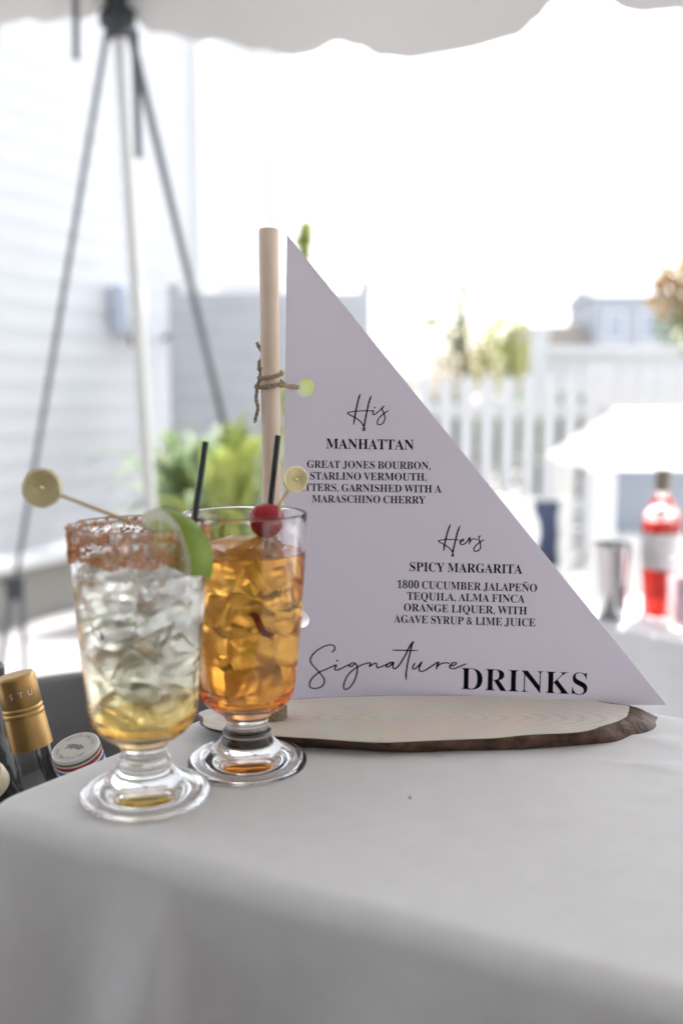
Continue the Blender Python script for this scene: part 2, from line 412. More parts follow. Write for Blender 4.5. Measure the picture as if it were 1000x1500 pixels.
def blade_plant(label, loc, n, hgt, spread, m, seed, group, wd=.022):
    rnd = random.Random(seed); t = thing('strap_leaf_plant', label, 'plant', loc, group=group)
    b = BM()
    for _ in range(n):
        a = rnd.uniform(0, 2 * PI); d = Vector((math.cos(a), math.sin(a), 0)); h = hgt * rnd.uniform(.6, 1.05); sp = spread * rnd.uniform(.25, 1)
        side = Vector((-d.y, d.x, 0)); root = d * rnd.uniform(0, .05); prev = None; w0 = wd * rnd.uniform(.7, 1.3)
        for k in range(9):
            f = k / 8; p = root + d * sp * f ** 1.6 + Vector((0, 0, h * (1 - (1 - f) ** 1.7) - .35 * h * max(0, f - .55) ** 1.3 * (sp / spread) * 2))
            ww = w0 * math.sin(PI * (.12 + .86 * f)) + .001
            cur = [b.verts.new(p - side * ww), b.verts.new(p + Vector((0, 0, -.006))), b.verts.new(p + side * ww)]
            if prev:
                b.faces.new((prev[0], prev[1], cur[1], cur[0])); b.faces.new((prev[1], prev[2], cur[2], cur[1]))
            prev = cur
    obj('leaves', b, m, t, recalc=False)
    b = BM(); lathe(b, [(0, .0), (.05, .0), (.045, .05), (.03, .10), (0, .11)], 10); obj('crown_base', b, M['leaf_dark'], t)
    return t
GP = 'strap leaved plants by the house'
blade_plant('broad green strap leaf plant directly behind the front straw', (-.60, 4.0, 0), 46, 1.14, .46, M['leaf'], 1, GP, .036)
blade_plant('yellow green strap leaf plant beside the mast', (-.46, 3.85, 0), 40, 1.14, .34, M['leaf_yellow'], 2, GP, .034)
blade_plant('green strap leaf plant low in front of the grey screen', (-.50, 4.5, 0), 40, 1.16, .44, M['leaf'], 4, GP, .034)
shrub('flowering_shrub', 'bright yellow green shrub with tall shoot behind the sail', (-.15, 4.3, 0), [((0, 0, 1.14), (.15, .12, .13)), ((0, 0, 1.05), (.16, .12, .22)), ((0, -.1, 1.16), (.10, .06, .10)), ((0, 0, .7), (.2, .16, .3)), ((.0, 0, 1.50), (.012, .012, .12)), ((-.005, 0, 1.79), (.008, .008, .07))], M['leaf_yellow'], 110, .05, 11, off=.12)
shrub('wild_shrub', 'pinkish dry shrub behind the picket fence', (1.14, 9.2, 0), [((0, 0, 1.52), (.26, .25, .28)), ((-.1, 0, 1.25), (.35, .25, .3)), ((0, 0, .8), (.4, .3, .5))], M['leaf_pink'], 210, .065, 12)
shrub('tall_weed', 'tall green shoot rising above the pinkish shrub', (1.00, 9.0, 0), [((0, 0, 1.62), (.09, .08, .10)), ((.05, 0, 1.82), (.045, .04, .12)), ((.09, 0, 2.05), (.04, .04, .12)), ((-.2, 0, 1.78), (.07, .05, .03)), ((0, 0, 1.2), (.1, .1, .4))], M['leaf'], 50, .07, 15, stems=4)
shrub('wild_shrub', 'yellow green shrub right of the pinkish shrub behind the fence', (1.46, 8.9, 0), [((0, 0, 1.60), (.20, .2, .24)), ((-.10, 0, 1.40), (.24, .2, .22)), ((0, 0, .8), (.35, .3, .5))], M['leaf_olive'], 230, .07, 13)
rnd = random.Random(8)
for k, (x, lab) in enumerate(((.25, 'dark green hedge plant at the sail edge behind the pickets'), (.75, 'dark green hedge plant below the pinkish shrub'), (1.25, 'dark green hedge plant below the yellow shrub'), (1.75, 'dark green hedge plant behind the pickets beside the white hutch'))):
    shrub('hedge_plant', lab, (x, 7.75, 0), [((0, 0, .55), (.32, .25, .5)), ((.05, 0, .85), (.26, .2, .25))], M['leaf_dark'] if k % 2 else M['leaf'], 420, .09, 20 + k, 'hedge behind the picket fence')
tr = thing('small_tree', 'small rust and green tree at the right edge', 'tree', (2.16, 6.1, 0))
b = BM(); rnd = random.Random(5)
tube(b, catmull([(0, 0, 0), (-.01, 0, .8), (-.02, 0, 1.35), (.05, 0, 1.8)], 5), [.035] * 5 + [.028] * 5 + [.02] * 6, 8); obj('trunk', b, M['bark_brown'], tr)
b = BM()
for e in ((-.36, 0, 2.10), (-.2, .1, 1.9), (.3, 0, 2.1), (.1, -.1, 2.2), (-.12, 0, 1.55), (.02, 0, 2.25), (-.1, 0, 2.5), (.08, 0, 2.55)):
    tube(b, catmull([(-.01, 0, 1.3), Vector((-.01, 0, 1.3)).lerp(Vector(e), .55) + Vector((.04, 0, .03)), e], 5), [.018 - .0009 * k for k in range(11)], 6)
obj('branch', b, M['bark_brown'], tr)
b = BM()
for c, r_, n in (((.12, 0, 1.86), (.30, .25, .22), 420), ((-.12, 0, 1.72), (.17, .15, .16), 180), ((.35, 0, 1.75), (.25, .25, .3), 200)): leaf_cloud(b, c, r_, n, .075, rnd)
obj('crown', b, M['leaf_rust'], tr, smooth=False, recalc=False)
b = BM(); leaf_cloud(b, (0, 0, 1.52), (.26, .2, .12), 240, .07, rnd); leaf_cloud(b, (-.36, 0, 2.1), (.03, .03, .04), 14, .05, rnd); obj('lower_foliage', b, M['leaf'], tr, smooth=False, recalc=False)

# ------------------------------------------------------------------ far house
fh = thing('far_house', 'distant grey gabled house above the white fence', 'house', (8.6, 32, 0))
M['far_grey'] = mat('far_grey', (.33, .35, .39), .8, var=(.37, .39, .43), scale=1)
b = BM(); box(b, (.1, 0, 2.0), (2.2, 4, 4.0)); obj('wall', b, M['far_grey'], fh, smooth=False)
b = BM()
v = [b.verts.new(p) for p in ((-1.15, -2.1, 4.01), (1.35, -2.1, 4.01), (1.35, 2.1, 4.01), (-1.15, 2.1, 4.01), (-1.1, 0, 4.45), (1.3, 0, 4.45))]
for f in ((0, 1, 5, 4), (2, 3, 4, 5), (0, 4, 3), (1, 2, 5), (0, 3, 2, 1)): b.faces.new([v[i] for i in f])
obj('roof', b, M['far_grey'], fh, smooth=False)
M['far_tan'] = mat('far_tan', (.33, .30, .27), .8)
b = BM(); box(b, (-2.1, .5, 1.6), (2.15, 3, 3.2)); obj('wing', b, M['far_tan'], fh, smooth=False)
for x in (-.5, .5):
    w_ = BM(); box(w_, (x, -2.02, 3.1), (.5, .05, .9), bev=.01); wo = obj('window', w_, M['white_paint'], fh)
    w_ = BM(); box(w_, (x, -2.05, 3.1), (.4, .02, .8)); obj('pane', w_, mat('far_pane', (.3, .35, .42), .1), wo, smooth=False)

# ------------------------------------------------------------------ white hutch, chair
hu = thing('garden_hutch', 'low white hutch with hipped roof and pale blue panel', 'hutch', (1.42, 4.35, 0), R(0))
# roof
b = BM(); z0 = H - (686 - 575) / FPX * 4.0; 
ex = .43
v = [b.verts.new(p) for p in ((-ex, -.40, z0), (.75, -.40, z0), (.75, .5, z0), (-ex, .5, z0), (-ex + .2, .0, z0 + .235), (.5, .0, z0 + .235))]
for f in ((0, 1, 5, 4), (2, 3, 4, 5), (3, 0, 4), (1, 2, 5)): b.faces.new([v[i] for i in f])
bmesh.ops.solidify(b, geom=b.faces[:], thickness=.03)
obj('roof', b, M['white_paint'], hu, smooth=False)
for x in (-.36, .68):
    for y in (-.32, .42):
        b = BM(); box(b, (x, y, z0 / 2 - .008), (.09, .09, z0 - .02), bev=.006); obj('post', b, M['white_paint'], hu)
M['hutch_blue'] = mat('pale_blue_panel', (.30, .34, .40), .6, var=(.33, .37, .43), scale=5)
b = BM(); box(b, (.16, -.27, z0 - .14), (.94, .02, .25), bev=.003); obj('upper_panel', b, M['hutch_blue'], hu)
b = BM(); box(b, (.16, -.31, z0 - .30), (.95, .12, .04), bev=.006); obj('counter', b, M['white_paint'], hu)
b = BM()
for k in range(7): box(b, (-.24 + k * .134, -.27, (z0 - .33) / 2 + .01), (.128, .02, z0 - .36), bev=.003)
obj('lower_boards', b, M['white_paint'], hu)
M['orange'] = mat('orange_peel', (.65, .24, .03), .5, bump=.3, bscale=300)
for i, (x, lab) in enumerate(((-.1, 'small orange fruit at left on the hutch counter'), (.02, 'small orange fruit at right on the hutch counter'))):
    b = BM(); bmesh.ops.create_icosphere(b, subdivisions=3, radius=.03)
    bmesh.ops.create_cone(b, segments=6, radius1=.004, radius2=.002, depth=.008, cap_ends=True, matrix=Matrix.Translation((0, 0, .031)))
    tag(obj('orange', b, M['orange'], loc=(1.42 + x, 4.35 - .33, z0 - .28 + .03)), lab, 'fruit', 'oranges on the hutch')
ch = thing('round_back_chair', 'white round backed chair partly hidden behind the sail', 'chair', (.56, 3.1, 0), R(12))
b = BM()
lathe(b, [(0, .012), (.10, .012), (.118, .008), (.122, 0), (.118, -.008), (.10, -.012), (0, -.012)], 40, Matrix.Translation((0, .17, .70)) @ Matrix.Rotation(R(84), 4, 'X') @ Matrix.Scale(1.15, 4, (1, 0, 0)))
obj('backrest', b, M['white_paint'], ch)
b = BM(); lathe(b, [(0, .02), (.19, .02), (.2, .01), (.2, -.01), (.19, -.02), (0, -.02)], 36, Matrix.Translation((0, 0, .44))); obj('seat', b, M['white_paint'], ch)
for x, y in ((-.14, -.14), (.14, -.14), (-.14, .14), (.14, .14)):
    b = BM(); tube(b, [(x * 1.15, y * 1.15, 0), (x, y, .425)], [.013, .017], 10); obj('leg', b, M['white_paint'], ch)
for x in (-.08, .08):
    b = BM(); tube(b, [(x, .15, .45), (x, .165, .62)], .012, 8); obj('back_post', b, M['white_paint'], ch)
M['navy'] = mat('navy_fabric', (.09, .105, .17), .9, var=(.11, .13, .20), scale=12)
b = BM()
g = []
for i in range(9):
    for j in range(9): g.append(b.verts.new(((i - 4) * .0125 + .004 * math.sin(j * 2), .02 * math.sin(i * 1.3) * (j / 8) + (.016 if j else 0), .62 - j * .035)))
for i in range(8):
    for j in range(8): b.faces.new((g[i * 9 + j], g[i * 9 + j + 1], g[(i + 1) * 9 + j + 1], g[(i + 1) * 9 + j]))
bmesh.ops.solidify(b, geom=b.faces[:], thickness=.012)
nb = obj('navy_cloth', b, M['navy'], loc=(.84, 4.05, .1)); tag(nb, 'navy blue cloth hanging between the white chair and hutch', 'cloth')
b = BM(); tube(b, [(.77, 4.07, 0), (.77, 4.07, .73), (.91, 4.07, .73), (.91, 4.07, 0)], .012, 8)
tag(obj('cloth_stand', b, M['white_paint']), 'thin white stand carrying the navy blue cloth', 'stand')

# ------------------------------------------------------------------ tables under cloth
def drape(name, label, N0, e1, e2, LS, LT, top, drops, rr=.014, cr=.03, fold=.016, seed=1, thing_m=None, flare=.05, creases=(), ridges=(), RN=14):
    """cloth over a rectangular table: N0 = near-left corner, e1 along the front, e2 towards the back; drops for front,right,back,left"""
    rnd = random.Random(seed)
    path = []                                                  # (s, t, ns, nt, drop)
    def seg(p, q, nrm, dr_, n):
        for i in range(n): f = i / n; path.append((p[0] + (q[0] - p[0]) * f, p[1] + (q[1] - p[1]) * f, nrm[0], nrm[1], dr_, 0.))
    def corner(c, a0, d0, d1, n=14):
        for i in range(n):
            f = i / n; a = a0 + PI / 2 * f
            path.append((c[0] + cr * math.cos(a), c[1] + cr * math.sin(a), math.cos(a), math.sin(a), d0 + (d1 - d0) * f, math.sin(PI * f)))
    seg((cr, 0), (LS - cr, 0), (0, -1), drops[0], int(LS * 320)); corner((LS - cr, cr), -PI / 2, drops[0], drops[1])
    seg((LS, cr), (LS, LT - cr), (1, 0), drops[1], int(LT * 120)); corner((LS - cr, LT - cr), 0, drops[1], drops[2])
    seg((LS - cr, LT), (cr, LT), (0, 1), drops[2], int(LS * 120)); corner((cr, LT - cr), PI / 2, drops[2], drops[3])
    seg((0, LT - cr), (0, cr), (-1, 0), drops[3], int(LT * 120)); corner((cr, cr), PI, drops[3], drops[0])
    b = BM(); rows = []
    nA, nD = 8, 26
    for i, (s, t_, ns, nt_, d, cn) in enumerate(path):
        w_ = i * .01; row = []
        base = Vector(N0) + e1 * s + e2 * t_; nv = e1 * ns + e2 * nt_
        ph = s * 21 - t_ * 17
        for k in range(nA + 1):
            a = PI / 2 * k / nA
            row.append(base + nv * (rr * math.sin(a) - rr) + Vector((0, 0, top - rr + rr * math.cos(a))))
        for k in range(1, nD + 1):
            q = k / nD; dep = (d - rr) * q
            fo = fold * min(1, dep / .2) * (math.sin(ph * 1.0 + .9 * math.sin(ph * .37)) * .7 + .55 * math.sin(ph * 2.3 + 1)) + flare * dep * .5 + cn * .1 * dep
            if nt_ < -.5:
                for s0, wl_, wr_, am in creases:
                    s1 = s + dep * .12
                    fo += am * math.exp(-((s1 - s0) / (wl_ if s1 < s0 else wr_)) ** 2) * min(1, dep / .05)
            fo += .004 * noise.noise(Vector((s * 14, t_ * 14, dep * 9))) * min(1, dep / .05)
            row.append(base + nv * fo + Vector((0, 0, top - rr - dep)))
        rows.append([b.verts.new(p) for p in row])
    for u, v in zip(rows, rows[1:] + rows[:1]):
        for k in range(nA + nD): b.faces.new((u[k], v[k], v[k + 1], u[k + 1]))
    # the top: concentric rings shrinking towards the long axis, with a faint ripple
    prev = [r_[0] for r_ in rows]; cen = Vector(N0) + e1 * LS / 2 + e2 * LT / 2
    for k in range(1, RN + 1):
        f0 = rr * 1.12 / (LT / 2); f = f0 + (1 - f0) * k / RN; cur = []
        for (s, t_, *_r) in path:
            s2 = s + (min(max(s, LT / 2), LS - LT / 2) - s) * f; t2 = t_ + (LT / 2 - t_) * f
            p = Vector(N0) + e1 * s2 + e2 * t2
            h = .0016 * noise.noise(Vector((p.x * 11, p.y * 11, 1))) * min(1, (f - f0) * 3)
            for (ax_, ay_), (bx_, by_), am, wd_ in ridges:
                A2 = Vector((ax_, ay_, 0)); B2 = Vector((bx_, by_, 0)); pv_ = Vector((p.x, p.y, 0)) - A2; dv_ = B2 - A2; q_ = pv_.dot(dv_) / dv_.length_squared
                if -.2 < q_ < 1.2:
                    e_ = (pv_ - dv_ * q_).length + .004 * math.sin(q_ * 5); h += am * math.exp(-(e_ / wd_) ** 2) * max(0, math.sin(PI * (q_ + .2) / 1.4))
            cur.append(b.verts.new((p.x, p.y, top + h)))
        for i in range(len(path)):
            j = (i + 1) % len(path)
            b.faces.new((prev[i], prev[j], cur[j], cur[i]))
        prev = cur
    bmesh.ops.remove_doubles(b, verts=b.verts, dist=.0002)
    return tag(obj(name, b, thing_m or M['cloth'], angle=60), label, 'tablecloth')
TE1 = vec2(.885, -.465).normalized(); TE2 = vec2(.56, .83).normalized()
N0 = vec2(-.212, .533)
drape('tablecloth', 'white cloth draped over the near table carrying drinks and sign', N0, TE1, TE2, 1.25, .36, TOP, (.92, .92, .5, .085), seed=2, fold=.02, creases=((.045, .03, .02, .010), (.150, .045, .006, .016), (.205, .010, .012, .005), (.285, .02, .03, .006), (.350, .012, .008, .010), (.46, .03, .02, .012)), RN=60, ridges=(((0.151, 0.606), (0.2136, 0.5877), .0012, .006), ((0.1853, 0.6529), (0.2317, 0.6267), .0016, .010), ((0.1806, 0.5491), (0.2256, 0.5641), .0012, .008), ((0.2151, 0.7073), (0.2498, 0.6917), .002, .008)))
tb = thing('folding_table', 'narrow folding table under the near white cloth', 'table', (N0.x, N0.y, 0), math.atan2(TE1.y, TE1.x))
b = BM(); box(b, (.625, .18, TOP - .03), (1.2, .31, .025), bev=.004); obj('tabletop', b, M['white_paint'], tb)
for x in (.38, 1.2):
    for y in (.05, .31):
        b = BM(); tube(b, [(x, y, 0), (x, y, TOP - .043)], .012, 10); obj('leg', b, M['dark_metal'], tb)
BZ = .72
B0 = onz(884, 917, BZ); B1 = onz(1002, 940, BZ); BE1 = (B1 - B0).normalized(); BE1.z = 0; BE2 = vec2(-BE1.y, BE1.x)
NB = vec2(B0.x, B0.y) - BE1 * .12
M['cloth_back'] = mat('grey_white_cloth', (.62, .63, .65), .85, var=(.66, .67, .69), scale=40, bump=.15, bscale=500)
drape('tablecloth', 'pale cloth on the back bar table under the shaker', NB, BE1, BE2, 1.3, .55, BZ, (.71, .71, .71, .71), seed=4, thing_m=M['cloth_back'], fold=.012)
# things on the back table
pos = onz(894, 905, BZ)
sh = thing('cocktail_shaker', 'steel cocktail shaker tin on the back bar table', 'shaker', (pos.x, pos.y, BZ))
hS = .148
b = BM(); lathe(b, [(0, 0), (.024, 0), (.026, .003), (.0345, hS - .004), (.0362, hS - .002), (.0362, hS), (.0345, hS), (.0255, .005), (0, .005)], 48); obj('tin', b, M['steel'], sh)
b = BM(); lathe(b, [(.0355, hS - .006), (.0372, hS - .004), (.0372, hS + .0005), (.0352, hS + .0005)], 48); obj('rim', b, M['steel'], sh)
pos = onz(963, 903, BZ) 
rb = thing('red_bottle', 'tall bottle of bright red liqueur with white label and brown cap', 'bottle', (pos.x, pos.y, BZ))
M['red_liquor'] = mat('red_liquor', (.85, .03, .015), .05, trans=.55, ior=1.35)
M['label_white'] = mat('label_paper', (.72, .71, .72), .6, var=(.5, .48, .5), scale=60)
M['brown_cap'] = mat('brown_cap', (.20, .16, .13), .4)
k_ = pos.y / FPX
b = BM(); lathe(b, [(0, 0), (.029, 0), (.0315, .004), (.0325, .06), (.0365, .13), (.0375, .17), (.037, .195), (.032, .212), (.021, .228), (.014, .24), (.0125, .25), (.0125, .268), (0, .268)], 40); obj('glass_body', b, M['glass'], rb)
b = BM(); lathe(b, [(0, .004), (.028, .004), (.0300, .008), (.0312, .06), (.035, .13), (.036, .17), (.0355, .192), (0, .192)], 40); obj('liqueur', b, M['red_liquor'], rb)
b = BM(); lathe(b, [(.0350, .098), (.0382, .132), (.0390, .168), (.0378, .1685), (.0370, .134), (.0340, .098)], 40); obj('label', b, M['label_white'], rb)
b = BM(); lathe(b, [(0, .292), (.0135, .292), (.0145, .290), (.0145, .252), (.0128, .249)], 32); obj('cap', b, M['brown_cap'], rb)
pos = onz(1000, 920, BZ)
pg = thing('pink_tumbler', 'clear tumbler of pinkish drink at the right edge', 'glass', (pos.x, pos.y, BZ))
M['pink'] = mat('pink_drink', (.92, .62, .66), .05, trans=.9, ior=1.33)
b = BM(); lathe(b, [(0, 0), (.027, 0), (.028, .002), (.035, .13), (.034, .131), (.033, .13), (.0265, .008), (0, .008)], 40); obj('tumbler', b, M['glass'], pg)
b = BM(); lathe(b, [(0, .0075), (.0266, .0075), (.0315, .10), (0, .10)], 40); obj('drink', b, M['pink'], pg)

# ------------------------------------------------------------------ tub and bottles at the left
TUBC = vec2(-.204, .897)
tub = thing('drinks_tub', 'big dark grey tub holding bottles beside the near table', 'tub', (TUBC.x, TUBC.y, .62))
b = BM(); lathe(b, [(0, 0), (.24, 0), (.248, .008), (.272, .195), (.282, .2), (.284, .207), (.278, .211), (.267, .208), (.262, .2), (.235, .014), (.23, .01), (0, .01)], 96); obj('shell', b, M['tub'], tub)
b = BM()
for k in range(3):
    a = 2 * PI * k / 3 + .5; tube(b, [(.18 * math.cos(a), .18 * math.sin(a), 0), (.21 * math.cos(a), .21 * math.sin(a), -.62)], .014, 10)
lathe(b, [(.19, -.001), (.21, -.001), (.21, -.02), (.19, -.02)], 48)
obj('stand', b, M['dark_metal'], tub)
def orient(top, axis): return Matrix.Translation(Vector(top)) @ frame_to(axis)
def flat_text(txt, size=1., align='CENTER'):
    c = bpy.data.curves.new('t', 'FONT'); c.body = txt; c.size = size; c.align_x = align
    o = bpy.data.objects.new('t', c); COL.objects.link(o)
    dg = bpy.context.evaluated_depsgraph_get(); me = bpy.data.meshes.new_from_object(o.evaluated_get(dg))
    COL.objects.unlink(o); bpy.data.objects.remove(o); return me
# gold capped bottle: local z axis up along the bottle, origin at the cap top
gtop = at(22, 988, .72); gax = Vector((-.205, .03, 1)).normalized()
gb = thing('gold_capped_bottle', 'clear bottle with a long satin gold capsule leaning in the tub', 'bottle'); gb.matrix_world = orient(gtop - gax * .3, gax)
b = BM(); lathe(b, [(0, 0), (.033, 0), (.037, .005), (.0375, .14), (.035, .17), (.024, .20), (.0152, .225), (.0140, .24), (.0136, .296), (0, .296)], 48); obj('glass_body', b, M['glass'], gb)
b = BM(); lathe(b, [(0, .30), (.0130, .30), (.0141, .2990), (.0144, .297), (.0146, .277), (.0140, .2762), (.0148, .2752), (.0148, .2735), (.0142, .2726), (.0150, .2715), (.0151, .2700), (.0146, .269), (.0148, .268), (.0157, .2445), (.0149, .2445)], 56); obj('capsule', b, M['goldcap'], gb)
lc_ = gb.matrix_world.to_3x3().inverted() @ (CAM - gtop); ca_ = math.atan2(lc_.y, lc_.x)
M['silver_ink'] = mat('silver_ink', (.75, .74, .76), .4, metal=.2)
b = BM()
for i, ch_ in enumerate('STU'):
    me = flat_text(ch_, .0062); b2 = BM(); b2.from_mesh(me)
    a = ca_ + R(-24 + 27 * i); rr_ = .0149
    Mx = Matrix.Translation((rr_ * math.cos(a), rr_ * math.sin(a), .2845)) @ Matrix.Rotation(a + PI / 2, 4, 'Z') @ Matrix.Rotation(PI / 2, 4, 'X')
    bmesh.ops.transform(b2, matrix=Mx, verts=b2.verts); tmp = bpy.data.meshes.new('x'); b2.to_mesh(tmp); b2.free(); b.from_mesh(tmp)
obj('capsule_lettering', b, M['silver_ink'], gb, smooth=False, recalc=False)
# pig bottle
ptop = at(110, 1093, .655); pax = Vector((-.20, -.30, 1)).normalized()
pb = thing('white_capped_bottle', 'bottle with a white striped cap bearing a running pig', 'bottle'); pb.matrix_world = orient(ptop - pax * .27, pax)
M['cap_white'] = mat('cap_white', (.78, .77, .75), .35); M['cap_top'] = mat('cap_top_cream', (.60, .585, .54), .45)
M['olive'] = mat('olive_band', (.22, .17, .06), .4); M['red_band'] = mat('red_band', (.50, .03, .05), .4); M['blue_band'] = mat('blue_band', (.05, .10, .28), .4)
b = BM(); lathe(b, [(0, 0), (.04, 0), (.044, .005), (.044, .14), (.04, .17), (.026, .19), (.0145, .205), (.0145, .24), (0, .24)], 48); obj('glass_body', b, M['glass'], pb)
r0 = .0164
b = BM(); lathe(b, [(0, .2692), (r0 - .0012, .2692), (r0 - .0008, .2696), (r0 - .0003, .2694), (r0, .2686), (r0, .2640), (r0 + .0002, .262), (r0 + .0002, .232), (.0147, .232)], 64); obj('cap', b, M['cap_white'], pb)
b = BM(); lathe(b, [(0, .26935), (r0 - .0013, .26935)], 64); obj('cap_face', b, M['cap_top'], pb)
for nm, zz, hh, m_ in (('olive_band', .2662, .0016, 'olive'), ('red_band', .2628, .0024, 'red_band'), ('blue_band', .2585, .0026, 'blue_band')):
    b = BM(); lathe(b, [(r0 + .0003, zz - hh / 2), (r0 + .0005, zz), (r0 + .0003, zz + hh / 2)], 64); obj(nm, b, M[m_], pb)
M['grey_ink'] = mat('grey_ink', (.20, .20, .20), .5)
PIG = [(-.60, .06), (-.54, .12), (-.50, .04), (-.46, .12), (-.30, .21), (-.05, .22), (.15, .20), (.28, .27), (.30, .18), (.42, .16), (.56, .08), (.62, .0), (.56, -.03), (.44, -.04), (.36, -.10), (.46, -.22), (.42, -.26), (.28, -.14), (.10, -.12), (-.10, -.10), (-.12, -.24), (-.18, -.25), (-.20, -.10), (-.36, -.12), (-.50, -.30), (-.55, -.28), (-.46, -.08), (-.50, .0)]
b = BM(); f_ = b.faces.new([b.verts.new((x * .0125, y * .0125, .2696)) for x, y in PIG]); bmesh.ops.triangulate(b, faces=[f_])
for base, flip in ((90, 1), (-90, 1)):
    T_ = 'WHISTLING PIG'
    for i, ch_ in enumerate(T_):
        if ch_ == ' ': continue
        a = R(base - (i - (len(T_) - 1) / 2) * 10.2)
        me = flat_text(ch_, .0034); b2 = BM(); b2.from_mesh(me)
        Mx = Matrix.Translation((.0108 * math.cos(a), .0108 * math.sin(a), .2696)) @ Matrix.Rotation(a - PI / 2, 4, 'Z')
        bmesh.ops.transform(b2, matrix=Mx, verts=b2.verts); tmp = bpy.data.meshes.new('x'); b2.to_mesh(tmp); b2.free(); b.from_mesh(tmp)
pl = obj('cap_print', b, M['grey_ink'], pb, smooth=False, recalc=False); pl.rotation_euler = (0, 0, R(8))
# dark bottle at the frame edge
dtop = at(-25, 1136, .60); dax = Vector((-.10, -.68, 1)).normalized()
db = thing('dark_bottle', 'dark bottle with a cream and gold cap at the left edge', 'bottle'); db.matrix_world = orient(dtop - dax * .3, dax)
M['dark_glass'] = mat('dark_bottle_glass', (.006, .007, .006), .08)
b = BM(); lathe(b, [(0, 0), (.034, 0), (.038, .006), (.038, .19), (.03, .215), (.0165, .24), (.0155, .29), (0, .29)], 48); obj('glass_body', b, M['dark_glass'], db)
b = BM(); lathe(b, [(0, .3), (.0115, .2995), (.0135, .297), (.014, .29), (.0142, .28), (0, .28)], 40); obj('cap', b, mat('cream_cap', (.68, .60, .42), .35), db)
db = thing('dark_bottle', 'black bottle standing in the tub left of the gold capsule', 'bottle'); kb = at(-22, 1040, .80); db.matrix_world = Matrix.Translation((kb.x, kb.y, .631))
b = BM(); lathe(b, [(0, 0), (.034, 0), (.037, .006), (.037, .19), (.034, .212), (.024, .235), (.016, .25), (.015, .30), (0, .301)], 48); obj('glass_body', b, M['dark_glass'], db)
b = BM(); lathe(b, [(.0155, .28), (.0172, .28), (.0172, .304), (.0155, .306), (0, .306)], 40); obj('cap', b, M['dark_metal'], db)

# ------------------------------------------------------------------ the sign: wood slice, mast, sail
SLT = .010
slc = onz(560, 1052, TOP + SLT)
sign = thing('sail_menu_sign', 'sailboat shaped drinks menu with lavender card sail on a wood slice', 'menu sign', (slc.x, slc.y, TOP))
org = Vector((slc.x, slc.y, TOP))
# slice outline from its rim as seen: right tip, back, left tip, front
RT = onz(923, 1038, TOP + SLT) - org; BK = onz(600, 1018.5, TOP + SLT) - org; FR = onz(530, 1087, TOP + SLT) - org; LTp = onz(285, 1048, TOP + SLT) - org
ax = (RT - LTp); cen = (RT + LTp) * .5; ux = ax.normalized(); uy = Vector((-ux.y, ux.x, 0)); A_ = ax.length / 2
hb = (BK - cen).dot(uy); hf = -(FR - cen).dot(uy)
rnd = random.Random(2)
def rimpt(a, k=1., z=SLT, sh=Vector((0, 0, 0)), wob=1.):
    c, s = math.cos(a), math.sin(a)
    p = cen + ux * (A_ * k * math.copysign(abs(c) ** .94, c)) + uy * ((hb if s > 0 else hf) * k * math.copysign(abs(s) ** .92, s)) + sh
    p = p + (p - cen).normalized() * wob * (.0018 * math.sin(a * 7 + 1) + .0012 * math.sin(a * 13) + .0015 * noise.noise(Vector((c * 6, s * 6, z * 60))))
    return Vector((p.x, p.y, z))
n = 160
b = BM(); c0 = b.verts.new((cen.x, cen.y, SLT)); prev = None
for k in (.15, .3, .45, .6, .75, .9, .985):
    cur = [b.verts.new(rimpt(2 * PI * i / n, k, SLT + .0004 * noise.noise(Vector((k * 5, i * .2, 0))), wob=k)) for i in range(n)]
    for i in range(n):
        j = (i + 1) % n
        if prev: b.faces.new((prev[i], prev[j], cur[j], cur[i]))
        else: b.faces.new((c0, cur[i], cur[j]))
    prev = cur
# wood face material: growth rings round an off-centre pith
m = bpy.data.materials.new('pale_wood_rings'); m.use_nodes = True; nn = m.node_tree; p = nn.nodes['Principled BSDF']; p.inputs['Roughness'].default_value = .6
tc = nn.nodes.new('ShaderNodeTexCoord'); mp = nn.nodes.new('ShaderNodeMapping'); mp.inputs['Location'].default_value = (-.02, -.004, 0); mp.inputs['Scale'].default_value = (1, 4.4, 1)
mp.inputs['Rotation'].default_value = (0, 0, -math.atan2(ux.y, ux.x))
wv = nn.nodes.new('ShaderNodeTexWave'); wv.wave_type = 'RINGS'; wv.rings_direction = 'Z'; wv.inputs['Scale'].default_value = 24; wv.inputs['Distortion'].default_value = 1.6; wv.inputs['Detail'].default_value = 3; wv.inputs['Detail Scale'].default_value = 1.2
rp = nn.nodes.new('ShaderNodeValToRGB'); rp.color_ramp.elements[0].color = (.76, .675, .56, 1); rp.color_ramp.elements[1].color = (.82, .76, .67, 1); rp.color_ramp.elements[0].position = .05; rp.color_ramp.elements[1].position = .55
nn.links.new(tc.outputs['Object'], mp.inputs[0]); nn.links.new(mp.outputs[0], wv.inputs['Vector']); nn.links.new(wv.outputs['Fac'], rp.inputs[0])
ns = nn.nodes.new('ShaderNodeTexNoise'); ns.inputs['Scale'].default_value = 35; mx = nn.nodes.new('ShaderNodeMixRGB'); mx.blend_type = 'MULTIPLY'; mx.inputs[0].default_value = .25
nn.links.new(tc.outputs['Object'], ns.inputs['Vector']); nn.links.new(rp.outputs[0], mx.inputs[1]); nn.links.new(ns.outputs['Color'], mx.inputs[2]); nn.links.new(mx.outputs[0], p.inputs['Base Color'])
sl_ = obj('wood_slice', b, m, sign)
shv = Vector((.020, .008, 0))
b = BM(); rows = []
nz = 10
